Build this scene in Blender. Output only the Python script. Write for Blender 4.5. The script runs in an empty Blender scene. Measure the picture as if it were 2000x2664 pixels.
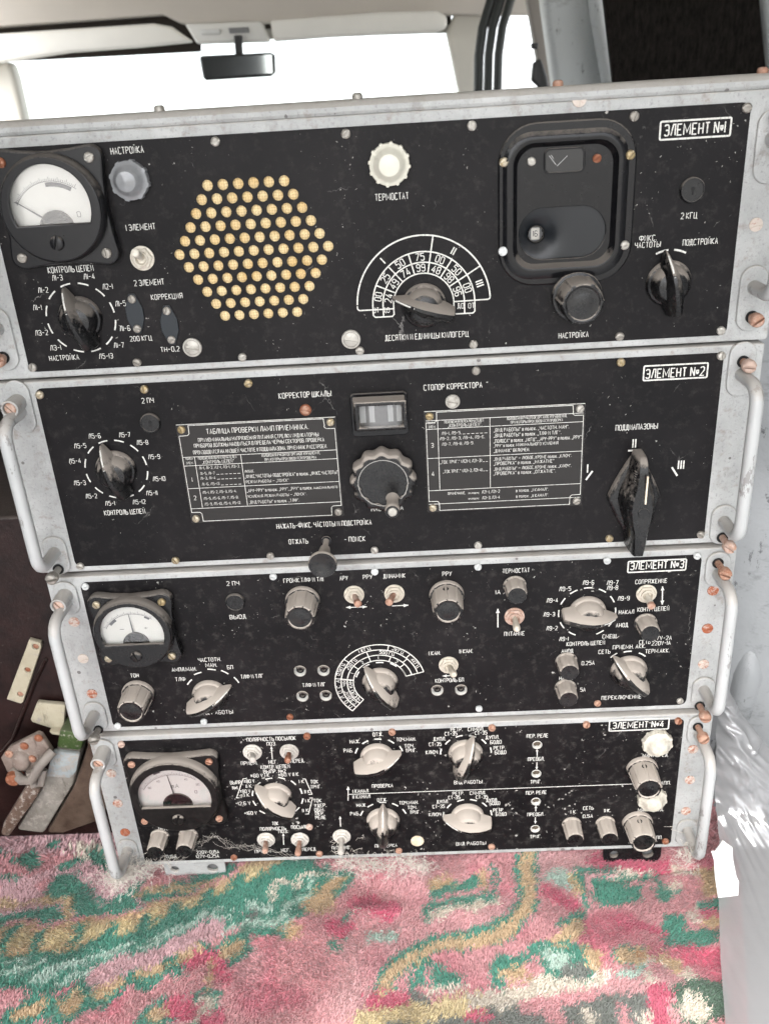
import bpy, bmesh, math, random
import numpy as np
from mathutils import Matrix, Vector

S = bpy.context.scene
COL = S.collection
R = math.radians
random.seed(7); rng = np.random.default_rng(7)
MM = 0.001

# ------------------------------------------------------------------ camera, sky, sun, exposure
cd = bpy.data.cameras.new('camera'); cam = bpy.data.objects.new('camera', cd); COL.objects.link(cam)
cr = Vector((0.99831725, 0.0100004, -0.05711965)); cdn = Vector((-0.04736143, -0.42774898, -0.90265592)); cf = Vector((-0.03345979, 0.90384224, -0.42655556))
M3 = Matrix((cr, -cdn, -cf)).transposed()
cam.matrix_world = Matrix.Translation((0.020865, -0.546555, 0.015308)) @ M3.to_4x4()
cd.sensor_fit = 'HORIZONTAL'; cd.sensor_width = 27.0; cd.lens = 27.0*2300/2000
cd.clip_start = 0.02; cd.clip_end = 900
cd.dof.use_dof = True; cd.dof.focus_distance = 0.60; cd.dof.aperture_fstop = 13
S.camera = cam
W = bpy.data.worlds.new('World'); S.world = W; W.use_nodes = True
nt = W.node_tree; nt.nodes.clear()
sky = nt.nodes.new('ShaderNodeTexSky'); sky.sky_type = 'NISHITA'; sky.sun_disc = False
sky.sun_elevation = R(57); sky.sun_rotation = R(205); sky.air_density = 1.0; sky.dust_density = 4.0; sky.ozone_density = 1.0
tc = nt.nodes.new('ShaderNodeTexCoord'); up = nt.nodes.new('ShaderNodeVectorMath'); up.inputs[1].default_value = (0, 0, .07); nm = nt.nodes.new('ShaderNodeVectorMath'); nm.operation = 'NORMALIZE'   # hazy bright horizon
nt.links.new(tc.outputs['Generated'], up.inputs[0]); nt.links.new(up.outputs[0], nm.inputs[0]); nt.links.new(nm.outputs[0], sky.inputs[0])
hs = nt.nodes.new('ShaderNodeHueSaturation'); hs.inputs['Saturation'].default_value = 0.22
bg = nt.nodes.new('ShaderNodeBackground'); bg.inputs[1].default_value = 0.15
wo = nt.nodes.new('ShaderNodeOutputWorld')
nt.links.new(sky.outputs[0], hs.inputs['Color']); nt.links.new(hs.outputs[0], bg.inputs[0]); nt.links.new(bg.outputs[0], wo.inputs[0])
sd = bpy.data.lights.new('sun', 'SUN'); sun = bpy.data.objects.new('sun', sd); COL.objects.link(sun)
sd.energy = 0.6; sd.angle = R(40); sd.color = (1.0, 0.965, 0.92)
sun.rotation_euler = Vector((0.30, 0.62, -1.05)).to_track_quat('-Z', 'Y').to_euler()
S.view_settings.view_transform = 'Standard'; S.view_settings.look = 'None'; S.view_settings.gamma = 1
S.view_settings.exposure = 2.6
S.render.engine = 'CYCLES'

# ------------------------------------------------------------------ materials
MATS = {}
def mat(name, build):
    if name in MATS: return MATS[name]
    m = bpy.data.materials.new(name); m.use_nodes = True
    t = m.node_tree; b = t.nodes['Principled BSDF']
    build(t, b); MATS[name] = m; return m
def N(t, typ, **kw):
    n = t.nodes.new(typ)
    for k, v in kw.items():
        if k in ('operation', 'blend_type', 'data_type', 'feature', 'noise_dimensions', 'wave_type', 'bands_direction', 'attribute_name', 'clamp', 'use_clamp', 'distance'): setattr(n, k, v)
        else: n.inputs[k].default_value = v
    return n
def coords(t, scale=(1, 1, 1)):
    g = N(t, 'ShaderNodeNewGeometry'); v = N(t, 'ShaderNodeVectorMath', operation='MULTIPLY'); v.inputs[1].default_value = scale
    t.links.new(g.outputs['Position'], v.inputs[0]); return v.outputs[0]
def noise(t, vec, scale, detail=4, rough=.6):
    n = N(t, 'ShaderNodeTexNoise', Scale=scale, Detail=detail, Roughness=rough); t.links.new(vec, n.inputs['Vector']); return n.outputs['Fac']
def ramp(t, fac, *stops):
    r = N(t, 'ShaderNodeValToRGB'); e = r.color_ramp.elements
    while len(e) < len(stops): e.new(.5)
    for i, (p, c) in enumerate(stops):
        e[i].position = p; e[i].color = (c, c, c, 1) if not hasattr(c, '__len__') else (*c, 1)
    t.links.new(fac, r.inputs[0]); return r.outputs[0]
def mix(t, fac, a, b):
    n = N(t, 'ShaderNodeMix', data_type='RGBA')
    for s, v in ((0, fac), (6, a), (7, b)):
        if hasattr(v, 'is_linked') or hasattr(v, 'links'): t.links.new(v, n.inputs[s])
        elif s == 0: n.inputs[0].default_value = v
        else: n.inputs[s].default_value = (*v, 1)
    return n.outputs[2]
def mth(t, op, a, b=0.0, clamp=False):
    n = N(t, 'ShaderNodeMath', operation=op); n.use_clamp = clamp
    for i, v in enumerate((a, b)):
        if hasattr(v, 'links'): t.links.new(v, n.inputs[i])
        else: n.inputs[i].default_value = v
    return n.outputs[0]
def bump(t, b, h, strength=.3, dist=.001):
    n = N(t, 'ShaderNodeBump', Strength=strength); n.inputs['Distance'].default_value = dist
    t.links.new(h, n.inputs['Height']); t.links.new(n.outputs[0], b.inputs['Normal'])
def dustfac(t, amount, p):
    g = N(t, 'ShaderNodeNewGeometry'); s = N(t, 'ShaderNodeSeparateXYZ'); t.links.new(g.outputs['Normal'], s.inputs[0])
    n = noise(t, p, 260, 6, .75)
    f = mth(t, 'ADD', s.outputs[2], mth(t, 'MULTIPLY', mth(t, 'SUBTRACT', n, .5), 1.1))
    face = mth(t, 'MULTIPLY', mth(t, 'SUBTRACT', mth(t, 'MULTIPLY', s.outputs[1], -1.0), .93, True), 5.0)   # fronts are wiped by hands
    f = mth(t, 'SUBTRACT', f, face)
    lo = .18 if amount < .7 else (.0 if amount < .98 else -.12)
    r = ramp(t, f, (lo, 0.0), (lo+.30, 1.0))
    thin = mth(t, 'MULTIPLY', ramp(t, noise(t, p, 160, 6, .75), (.45, 0.0), (.9, .07)), amount)
    return mth(t, 'MAXIMUM', mth(t, 'MULTIPLY', r, amount), thin)
DUST = (.40, .355, .31)
def plain(name, col, rough=.5, metal=0, var=.12, scale=60, spec=.5):
    def f(t, b):
        p = coords(t); n = noise(t, p, scale, 5, .65)
        t.links.new(mix(t, n, tuple(c*(1-var) for c in col), tuple(min(1, c*(1+var)) for c in col)), b.inputs['Base Color'])
        b.inputs['Roughness'].default_value = rough; b.inputs['Metallic'].default_value = metal
        b.inputs['Specular IOR Level'].default_value = spec
    return mat(name, f)
def bakelite(amount, col=(.007, .007, .0075), rough=.26, spec=.34):
    def f(t, b):
        p = coords(t); d = dustfac(t, amount, p)
        t.links.new(mix(t, d, col, DUST), b.inputs['Base Color'])
        t.links.new(ramp(t, d, (0, rough), (.22, .85)), b.inputs['Roughness']); t.links.new(mth(t, 'MULTIPLY', mth(t, 'SUBTRACT', 1.0, d), spec), b.inputs['Specular IOR Level'])
        bump(t, b, noise(t, p, 900, 3), .12, .0004)
    return mat('bakelite %.2f %.3f' % (amount, col[0]), f)
def panel_mat(i, speck, smudge):
    def f(t, b):
        p = coords(t)
        n1 = noise(t, p, 14, 5, .62); n2 = noise(t, p, 130, 6, .78); n3 = noise(t, p, 800, 3, .6)
        base = mix(t, ramp(t, n1, (.38, 0.0), (.75, 1.0)), (.0055, .005, .0055), (.013, .0115, .012))
        base = mix(t, mth(t, 'MULTIPLY', ramp(t, n2, (.52, 0.0), (.80, 1.0)), smudge), base, (.30, .275, .25))
        v = N(t, 'ShaderNodeTexVoronoi', Scale=190.0, Randomness=1.0); wv = N(t, 'ShaderNodeVectorMath', operation='ADD')
        nn = N(t, 'ShaderNodeTexNoise', Scale=400.0); sc = N(t, 'ShaderNodeVectorMath', operation='SCALE'); sc.inputs['Scale'].default_value = .004
        t.links.new(p, nn.inputs['Vector']); t.links.new(nn.outputs['Color'], sc.inputs[0]); t.links.new(p, wv.inputs[0]); t.links.new(sc.outputs[0], wv.inputs[1])
        t.links.new(wv.outputs[0], v.inputs['Vector'])
        sp = N(t, 'ShaderNodeSeparateColor'); t.links.new(v.outputs['Color'], sp.inputs[0])
        patch = ramp(t, noise(t, p, 26, 4, .7), (.45, 0.0), (.72, 1.0))
        size = mth(t, 'MULTIPLY', mth(t, 'POWER', sp.outputs[0], 6), mth(t, 'ADD', mth(t, 'MULTIPLY', patch, .22), .05))
        chip = mth(t, 'MULTIPLY', mth(t, 'LESS_THAN', v.outputs['Distance'], mth(t, 'MULTIPLY', size, speck)), .6)
        base = mix(t, chip, base, (.55, .53, .49))
        v2 = N(t, 'ShaderNodeTexVoronoi', Scale=430.0); t.links.new(wv.outputs[0], v2.inputs['Vector']); s2 = N(t, 'ShaderNodeSeparateColor'); t.links.new(v2.outputs['Color'], s2.inputs[0])
        base = mix(t, mth(t, 'MULTIPLY', mth(t, 'LESS_THAN', v2.outputs['Distance'], mth(t, 'MULTIPLY', mth(t, 'POWER', s2.outputs[1], 8), mth(t, 'MULTIPLY', patch, .42*speck))), .55), base, (.50, .48, .44))
        w = N(t, 'ShaderNodeTexVoronoi', Scale=23.0, feature='DISTANCE_TO_EDGE'); t.links.new(wv.outputs[0], w.inputs['Vector'])
        scr = mth(t, 'MULTIPLY', mth(t, 'LESS_THAN', w.outputs['Distance'], .0045), ramp(t, noise(t, p, 40, 3), (.58, 0.0), (.70, .35)))
        base = mix(t, scr, base, (.4, .38, .36))
        t.links.new(base, b.inputs['Base Color'])
        t.links.new(ramp(t, n2, (.3, .34), (.75, .58)), b.inputs['Roughness'])
        b.inputs['Specular IOR Level'].default_value = .13
        bump(t, b, n3, .10, .0003)
    return mat('black panel paint %d' % i, f)
def silver(i=0, dark=1.0, metal=.0):
    def f(t, b):
        p = coords(t); n1 = noise(t, p, 22, 6, .65); n2 = noise(t, p, 520, 4, .7); n3 = noise(t, p, 95, 5, .7)
        c = mix(t, ramp(t, n1, (.3, 0.0), (.7, 1.0)), (.29*dark, .295*dark, .288*dark), (.45*dark, .455*dark, .445*dark))
        c = mix(t, ramp(t, n2, (.56, 0.0), (.70, .7)), c, (.20, .20, .20))
        c = mix(t, ramp(t, n3, (.56, 0.0), (.72, .75)), c, (.22, .18, .145)); c = mix(t, ramp(t, noise(t, coords(t, (1, 1, .5)), 48, 7, .8), (.54, 0.0), (.68, .55)), c, (.19, .18, .165)); c = mix(t, ramp(t, noise(t, coords(t, (1, 1, .4)), 300, 6, .8), (.63, 0.0), (.70, .5)), c, (.50, .50, .49))
        v = N(t, 'ShaderNodeTexVoronoi', Scale=120.0); t.links.new(p, v.inputs['Vector'])
        sp = N(t, 'ShaderNodeSeparateColor'); t.links.new(v.outputs['Color'], sp.inputs[0])
        chip = mth(t, 'LESS_THAN', v.outputs['Distance'], mth(t, 'MULTIPLY', mth(t, 'POWER', sp.outputs[1], 12), .22))
        c = mix(t, mth(t, 'MULTIPLY', chip, .8), c, (.09, .08, .075))
        g = dustfac(t, .6, p); c = mix(t, g, c, (.44, .405, .36))
        t.links.new(c, b.inputs['Base Color']); b.inputs['Roughness'].default_value = .46; b.inputs['Metallic'].default_value = metal
        bump(t, b, n2, .5, .0009)
    return mat('silver hammer paint %d' % i, f)
def rusty(name, c1, c2, rough=.7, metal=.15):
    def f(t, b):
        oi = N(t, 'ShaderNodeObjectInfo'); a = N(t, 'ShaderNodeVectorMath', operation='ADD'); sc = N(t, 'ShaderNodeVectorMath', operation='SCALE'); sc.inputs['Scale'].default_value = 3.0
        p = coords(t); 
        n = noise(t, p, 330, 5, .7); f2 = mth(t, 'ADD', n, mth(t, 'MULTIPLY', mth(t, 'SUBTRACT', oi.outputs['Random'], .5), .30))
        t.links.new(mix(t, ramp(t, f2, (.40, 0.0), (.60, 1.0)), c1, c2), b.inputs['Base Color'])
        b.inputs['Roughness'].default_value = rough; b.inputs['Metallic'].default_value = metal
        bump(t, b, n, .5, .0006)
    return mat(name, f)
def letter_mat():
    def f(t, b):
        p = coords(t); n = noise(t, p, 700, 4, .7)
        t.links.new(mix(t, ramp(t, n, (.30, 0.0), (.50, 1.0)), (.24, .23, .215), (.64, .63, .585)), b.inputs['Base Color'])
        b.inputs['Roughness'].default_value = .6
    return mat('white engraved paint', f)
def glass_mat(name, tint=(1, 1, 1), base=.06, rough=.03):
    m = bpy.data.materials.new(name); m.use_nodes = True; t = m.node_tree; t.nodes.clear()
    tr = N(t, 'ShaderNodeBsdfTransparent', Color=(*tint, 1)); gl = N(t, 'ShaderNodeBsdfGlossy', Roughness=rough)
    lw = N(t, 'ShaderNodeLayerWeight', Blend=.5); mx = N(t, 'ShaderNodeMixShader'); o = N(t, 'ShaderNodeOutputMaterial')
    t.links.new(mth(t, 'ADD', mth(t, 'MULTIPLY', mth(t, 'POWER', lw.outputs['Facing'], 5), .9), base, True), mx.inputs[0]); t.links.new(tr.outputs[0], mx.inputs[1]); t.links.new(gl.outputs[0], mx.inputs[2]); t.links.new(mx.outputs[0], o.inputs[0])
    return m
LET = letter_mat()
SILV = silver(0); SILV2 = silver(1, .86); BOSS = silver(2, 1.02)
BRASS = rusty('tarnished brass screw', (.30, .23, .12), (.42, .37, .28), .42, .5)
STEEL = rusty('dull steel screw', (.27, .25, .22), (.42, .40, .36), .45, .4)
WHITEP = rusty('white painted screw', (.48, .49, .48), (.64, .65, .64), .5, .0)
RUST = rusty('rusty copper screw', (.22, .075, .035), (.40, .24, .17), .75, .1)
PINK = rusty('dusty rusted screw', (.34, .19, .13), (.46, .34, .28), .8, .0)
SPOT = rusty('countersunk screw with flaking paint', (.34, .10, .045), (.56, .49, .43), .7, .05)
OLDW = rusty('worn switch nut', (.50, .45, .37), (.62, .58, .50), .6, .1)
DARKHOLE = plain('dark hole', (.006, .006, .006), .8)
CHASSIS = plain('grey chassis sheet', (.10, .10, .10), .6)
GLASS = glass_mat('meter glass', (1, 1, 1), .10, .04)
WGLASS = glass_mat('windscreen glass', (.98, 1, .99), .03, .0)

# ------------------------------------------------------------------ mesh builders (millimetres; front faces -y)
class MB:
    def __init__(s): s.v = []; s.f = []; s.mi = []; s.cur = 0
    def add(s, vs, fs):
        o = len(s.v); s.v += [tuple(v) for v in vs]; s.f += [tuple(i+o for i in f) for f in fs]; s.mi += [s.cur]*len(fs); return s
    def rings(s, rs, cap0=True, cap1=True, closed=True):
        n = len(rs[0]); vs = [p for r in rs for p in r]; fs = []
        for i in range(len(rs)-1):
            for j in range(n if closed else n-1):
                k = (j+1) % n; fs.append((i*n+j, i*n+k, (i+1)*n+k, (i+1)*n+j))
        if cap0: fs.append(tuple(range(n))[::-1])
        if cap1: fs.append(tuple((len(rs)-1)*n+j for j in range(n)))
        return s.add(vs, fs)
    def lathe(s, prof, n=32, c=(0, 0), fn=None, cap0=True, cap1=True):
        rs = []
        for r, h in prof:
            rs.append([(c[0]+(r*(fn(a, h) if fn else 1))*math.cos(a), -h, c[1]+(r*(fn(a, h) if fn else 1))*math.sin(a)) for a in (2*math.pi*j/n for j in range(n))])
        return s.rings(rs, cap0, cap1)
    def box(s, x0, x1, y0, y1, z0, z1):
        return s.add([(x, y, z) for x in (x0, x1) for y in (y0, y1) for z in (z0, z1)], [(0, 1, 3, 2), (4, 6, 7, 5), (0, 4, 5, 1), (2, 3, 7, 6), (0, 2, 6, 4), (1, 5, 7, 3)])
    def prism(s, poly, y0, y1, shrink=0.0):
        cx = sum(p[0] for p in poly)/len(poly); cz = sum(p[1] for p in poly)/len(poly)
        return s.rings([[(p[0], y1, p[1]) for p in poly], [(p[0], y0+(.3*shrink), p[1]) for p in poly], [(cx+(p[0]-cx)*(1-shrink*.02), y0, cz+(p[1]-cz)*(1-shrink*.02)) for p in poly]] if shrink else [[(p[0], y1, p[1]) for p in poly], [(p[0], y0, p[1]) for p in poly]])
    def tube(s, pts, r, n=14, radii=None):
        pts = [Vector(p) for p in pts]; rs = []; up = Vector((0, 0, 1))
        prev = None
        for i, p in enumerate(pts):
            d = (pts[min(i+1, len(pts)-1)]-pts[max(i-1, 0)]).normalized()
            if prev is None:
                a = d.orthogonal().normalized()
            else: a = (prev-d*prev.dot(d)).normalized()
            prev = a; b = d.cross(a); rr = radii[i] if radii else r
            rs.append([tuple(p+(a*math.cos(t)+b*math.sin(t))*rr) for t in (2*math.pi*j/n for j in range(n))])
        return s.rings(rs)
    def mesh(s, name, mats, smooth=.6, bevel=0, seg=2):
        me = bpy.data.meshes.new(name); me.from_pydata([(a*MM, b*MM, c*MM) for a, b, c in s.v], [], s.f)
        me.polygons.foreach_set('material_index', s.mi)
        bm = bmesh.new(); bm.from_mesh(me); bmesh.ops.recalc_face_normals(bm, faces=bm.faces)
        if bevel:
            es = [e for e in bm.edges if len(e.link_faces) == 2 and e.calc_face_angle(0) > .7]
            bmesh.ops.bevel(bm, geom=es, offset=bevel*MM, segments=seg, affect='EDGES', profile=.5, clamp_overlap=True)
        bm.to_mesh(me); bm.free()
        for m in (mats if isinstance(mats, (list, tuple)) else [mats]): me.materials.append(m)
        if smooth:
            me.shade_smooth(); me.set_sharp_from_angle(angle=smooth)
        return me
def arc(c, r, a0, a1, n=16, rz=None):
    return [(c[0]+r*math.cos(R(a0+(a1-a0)*i/n)), c[1]+(rz or r)*math.sin(R(a0+(a1-a0)*i/n))) for i in range(n+1)]
def rrect(x0, x1, z0, z1, r, n=6):
    return arc((x1-r, z1-r), r, 0, 90, n)+arc((x0+r, z1-r), r, 90, 180, n)+arc((x0+r, z0+r), r, 180, 270, n)+arc((x1-r, z0+r), r, 270, 360, n)
def circ(c, r, n=24): return arc(c, r, 0, 360*(n-1)/n, n-1)
def plate(name, outer, holes, yf, th, m, bev=.3):
    """flat plate with real holes: front face at y=yf, thickness th"""
    cu = bpy.data.curves.new(name, 'CURVE'); cu.dimensions = '2D'; cu.fill_mode = 'BOTH'; cu.extrude = (th/2-bev)*MM; cu.bevel_depth = bev*MM; cu.bevel_resolution = 1; cu.offset = -bev*MM
    for poly in [outer]+list(holes):
        sp = cu.splines.new('POLY'); sp.points.add(len(poly)-1); sp.use_cyclic_u = True
        for q, pt in zip(sp.points, poly): q.co = (pt[0]*MM, pt[1]*MM, 0, 1)
    o = bpy.data.objects.new(name, cu); COL.objects.link(o)
    dg = bpy.context.evaluated_depsgraph_get(); me = bpy.data.meshes.new_from_object(o.evaluated_get(dg))
    bpy.data.objects.remove(o); bpy.data.curves.remove(cu)
    n = len(me.vertices); a = np.empty(n*3, 'f'); me.vertices.foreach_get('co', a); a = a.reshape(-1, 3)
    b = np.stack([a[:, 0], -(a[:, 2]-th/2*MM)+yf*MM, a[:, 1]], 1); me.vertices.foreach_set('co', b.ravel())
    me.materials.clear(); me.materials.append(m); me.shade_smooth(); me.set_sharp_from_angle(angle=.5); me.update()
    return me
class Thing:
    """an Empty at a thing's base that parents its parts"""
    def __init__(s, name, label, cat, loc, group=None, kind=None):
        o = bpy.data.objects.new(name, None); COL.objects.link(o); o.location = Vector(loc)*MM; o.empty_display_size = .02
        o['label'] = label; o['category'] = cat
        if group: o['group'] = group
        s.o = o; s.loc = Vector(loc)
    def part(s, name, me, loc=(0, 0, 0), rot=0, label=None, euler=None):
        o = bpy.data.objects.new(name, me); COL.objects.link(o); o.parent = s.o
        o.location = (Vector(loc)-s.loc)*MM; o.rotation_euler = euler or (0, -R(rot), 0)
        if label: o['label'] = label
        return o
def sub(name, me, parent, loc=(0, 0, 0), rot=0, euler=None):
    o = bpy.data.objects.new(name, me); COL.objects.link(o); o.parent = parent; o.location = Vector(loc)*MM; o.rotation_euler = euler or (0, -R(rot), 0); return o
CACHE = {}
def cached(key, fn):
    if key not in CACHE: CACHE[key] = fn()
    return CACHE[key]

# ------------------------------------------------------------------ engraved stroke lettering
GL = {'А': '002840 1333', 'Б': '4808003041433404', 'В': '00083847453404 3443413000', 'Г': '000848', 'Д': '0z01415z 12183831'.replace('5z', '4z'), 'Е': '48080040 0434', 'Ж': '0834 6834 0034 6034 3038',
 'З': '07183847453414 344341301001', 'И': '08004840', 'Й': '08004840 1a3a', 'К': '0008 480440', 'Л': '00284840', 'М': '0008234840'.replace('23', '22').replace('0008224840', '0008234840'), 'Н': '0008 4048 0444', 'О': '010718384741301001',
 'П': '00084840', 'Р': '00083847453404', 'С': '4738180701103041', 'Т': '0848 2028', 'У': '0823 4810', 'Ф': '3038 120306175766635212', 'Ц': '0800505z 4840', 'Ч': '08051444 4840', 'Ш': '08006068 3038',
 'Щ': '0800707z 3038 6068', 'Ы': '08003041433404 6068', 'Ь': '08003041433404', 'Э': '0718384741301001 1444', 'Ю': '0008 313747586877716 04031'.replace(' 04031', '') , 'Я': '40481807051444 1400',
 '0': '010718384741301001', '1': '0008', 'I': '0008', '2': '07183847450040', '3': '07183847453414 344341301001', '4': '380242 3035', '5': '4808053544413010 1001'.replace(' 1001', '01'), '6': '4738180701103041433404', '7': '084810',
 '8': '183847453414050718 143443413010010314', '9': '0110304147381807051444', '№': '0008 0840 4048 6365858363 6282', 'V': '082048', 'A': '002840 1333', 'm': '00052520 254540', '-': '0434', '—': '0464', '.': '0001', ',': '010z',
 '„': '010z 212z', '"': '0806 2826', '(': '28161220', ')': '08161200', '~': '04152435', '+': '0444 2226', '±': '0545 2327 0242', '_': '0353'}
GL['Ю'] = '0008 0434 313748687771603'+'1'
GL['Ю'] = '0008 0434 31374868777160'+'4031'
GL['М'] = '0008326860'
def pc(c): return -1.2 if c == 'z' else float(int(c, 36))
GS = {k: [[(pc(s[i]), pc(s[i+1])) for i in range(0, len(s)-1, 2)] for s in v.split()] for k, v in GL.items()}
class Ink:
    """ribbons lying on a panel; y offsets are alternated so that crossings never share a plane"""
    def __init__(s, y=-.05): s.mb = MB(); s.y = y; s.k = 0
    def line(s, pts, w):
        pts = [Vector(p) for p in pts]; closed = len(pts) > 3 and (pts[0]-pts[-1]).length < 1e-4
        if closed: pts = pts[:-1]
        n = len(pts); L = []; Rr = []
        for i in range(n):
            a = pts[i-1] if (closed or i > 0) else None; b = pts[(i+1) % n] if (closed or i < n-1) else None
            d1 = (pts[i]-a).normalized() if a is not None else None; d2 = (b-pts[i]).normalized() if b is not None else None
            if d1 is None: d1 = d2
            if d2 is None: d2 = d1
            n1 = Vector((-d1.y, d1.x)); n2 = Vector((-d2.y, d2.x)); m = n1+n2
            if m.length < .2: m = n1
            m.normalize(); k = min(1/max(.35, m.dot(n1)), 1.7)
            L.append(pts[i]+m*(w/2*k)); Rr.append(pts[i]-m*(w/2*k))
        y = s.y-.018*(s.k % 5); s.k += 1
        vs = [(p.x, y, p.y) for p in L]+[(p.x, y, p.y) for p in Rr]
        fs = [(i, (i+1) % n, n+(i+1) % n, n+i) for i in range(n if closed else n-1)]
        s.mb.add(vs, fs)
    def text(s, txt, l, r, h, w=None, bold=.115, rot=None):
        """cap-height h, fitted between the mid-height points l and r"""
        l = Vector(l); r = Vector(r); run = (r-l).length; h *= .94
        if rot is None: ang = math.atan2(r.y-l.y, r.x-l.x); ang = 0 if abs(ang) < .08 else ang
        else: ang = rot
        x = 0; items = []
        for ch in txt:
            if ch == ' ': x += 2.6; continue
            low = ch.islower() and ch != 'm'; g = GS.get(ch.upper() if low else ch)
            if g is None: continue
            k = .72 if low else 1; wd = max(p[0] for st in g for p in st)
            items.append((x, k, g)); x += wd*k+2.1
        tot = max(x-2.1, 1); sx = run/(tot) if tot > 2 else h/8*.6; sz = h/8; c, sn = math.cos(ang), math.sin(ang); mid = (l+r)/2
        for x0, k, g in items:
            for st in g:
                q = []
                for px, pz in st:
                    u = (x0+px*k-tot/2)*sx; v = (pz*k-4)*sz
                    q.append((mid.x+u*c-v*sn, mid.y+u*sn+v*c))
                s.line(q, h*bold)
    def textc(s, txt, c, h, wd, rot=0, bold=.15):
        a = R(rot); d = Vector((math.cos(a), math.sin(a)))*wd/2; c = Vector(c); s.text(txt, c-d, c+d, h, bold=bold, rot=a)
    def boxline(s, a, b, c, d, w):
        x0 = (a[0]+d[0])/2; x1 = (b[0]+c[0])/2; z1 = (a[1]+b[1])/2; z0 = (c[1]+d[1])/2
        s.line(rrect(x0, x1, z0, z1, .8, 3)+[rrect(x0, x1, z0, z1, .8, 3)[0]], w)
    def arrow(s, a, b, w=.55, head=2.0, double=False):
        a = Vector(a); b = Vector(b); d = (b-a).normalized(); n = Vector((-d.y, d.x))
        s.line([a, b], w)
        for p, q in ((b, d),)+(((a, -d),) if double else ()):
            y = s.y-.1; s.mb.add([(p.x, y, p.y)]+[((p-q*head+n*(head*.42*k)).x, y, (p-q*head+n*(head*.42*k)).y) for k in (1, -1)], [(0, 1, 2)])
    def ticks(s, c, first, n, step, ln, w=.75, skip=()):
        c = Vector(c); v = Vector(first)-c; r = v.length; a0 = math.degrees(math.atan2(v.y, v.x))
        for i in range(n):
            if i in skip: continue
            a = a0+step*i; da = math.degrees(ln/2/r)
            s.line(arc(c, r, a-da, a+da, 4), w)
    def tick_at(s, c, pts, ln, w=.75):
        for p in pts: s.ticks(c, p, 1, 0, ln, w)
    def mesh(s, name): return s.mb.mesh(name, LET, smooth=0)

# ------------------------------------------------------------------ hardware
def screw_mesh(r, h, m, dome=.5, slot=.21, shank=0):
    def f():
        mb = MB(); s0 = r*slot; hs = h*.45
        mb.lathe([(r*.98, -1), (r, hs)], 24)
        for sg in (1, -1):
            rs = []
            for k, hh in ((1, hs*.2), (1, hs), (.94, h*.72), (.78, h*.9), (.5, h)) if dome else ((1, hs*.2), (1, h*.85), (.93, h)):
                rr = max(r*k, s0*1.5); a0 = math.asin(s0/rr)
                rs.append([(rr*math.cos(a), -hh, sg*rr*math.sin(a)) for a in (a0+(math.pi-2*a0)*i/14 for i in range(15))])
            mb.rings(rs)
        if shank: mb.lathe([(shank, -12), (shank, .1)], 12)
        return mb.mesh('screw', m, .7)
    return cached(('screw', r, h, m.name, dome, shank), f)
def screws(T, pts, r, h, m, y=0, name='screw', dome=.5, label=None):
    for p in pts: T.part(name, screw_mesh(r, h, m, dome), (p[0], y, p[1]), random.uniform(0, 180), label)
def big_screw(T, base, tip_h, m, ang, hole=True):
    """captive rack screw: shank out of the boss with a slotted head"""
    mb = MB(); mb.lathe([(2.3, -6), (2.3, tip_h-1.5)], 16)
    o = T.part('rack_screw', cached(('shank', tip_h, m.name), lambda: mb.mesh('rack_screw', m)), (base[0], -2, base[1]))
    sub('screw_head', screw_mesh(4.3, 5.2, m, .5), o, (0, -tip_h+2, 0), ang)
    ring = cached('seat', lambda: MB().lathe([(3.9, 0), (3.9, .5), (3.6, .5), (3.3, .05), (0, .02)], 24).mesh('screw_seat', [DARKHOLE]))
    sub('screw_seat', ring, o, (0, -.4, 0))
def knob_mesh(key, m):
    """bar pointer knob pointing along +x"""
    def f():
        mb = MB(); mb.lathe([(13.6, 0), (13.6, 1.6), (12.8, 3.0), (11.6, 3.6), (11.2, 6), (10.4, 9), (8.5, 11.6), (5, 13), (0.01, 13.4)], 40, cap1=False)
        sec = [(-19.2, 3.4, 1.4, 9.5), (-18.2, 5.0, 2.0, 12.5), (-14, 6.0, 1.9, 15.0), (-8, 7.2, 1.6, 17.5), (0, 7.4, 1.4, 19), (7, 5.6, 1.3, 18), (13, 3.6, 1.1, 14.5), (18, 1.7, .8, 10), (20.4, .5, .4, 7)]
        rs = []
        for x, wb, wr, h in sec:
            rs.append([(x, -2.5, -wb), (x, -(2.5+.45*(h-2.5)), -wb*.82), (x, -(2.5+.85*(h-2.5)), -(wb*.35+wr*.65)), (x, -h, -wr*.7), (x, -h, wr*.7), (x, -(2.5+.85*(h-2.5)), wb*.35+wr*.65), (x, -(2.5+.45*(h-2.5)), wb*.82), (x, -2.5, wb)])
        mb.rings(rs); return mb.mesh('pointer_knob', m, .55)
    return cached(('knob', key), f)
def knob_line():
    def f():
        mb = MB(); mb.rings([[(x, -h-.12, -.45), (x, -h-.12, .45), (x, -h+.4, .45), (x, -h+.4, -.45)] for x, h in ((6.5, 18.1), (13, 14.5), (18.3, 9.8))])
        return mb.mesh('pointer_line', LET, 0)
    return cached('kline', f)
def pointer(T, c, tip, m, scale=1.0):
    a = math.degrees(math.atan2(tip[1]-c[1], tip[0]-c[0]))
    o = T.part('pointer_knob', knob_mesh(m.name, m), (c[0], -.1, c[1]), a); o.scale = (scale, 1, scale)
    sub('pointer_line', knob_line(), o); return o
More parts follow.
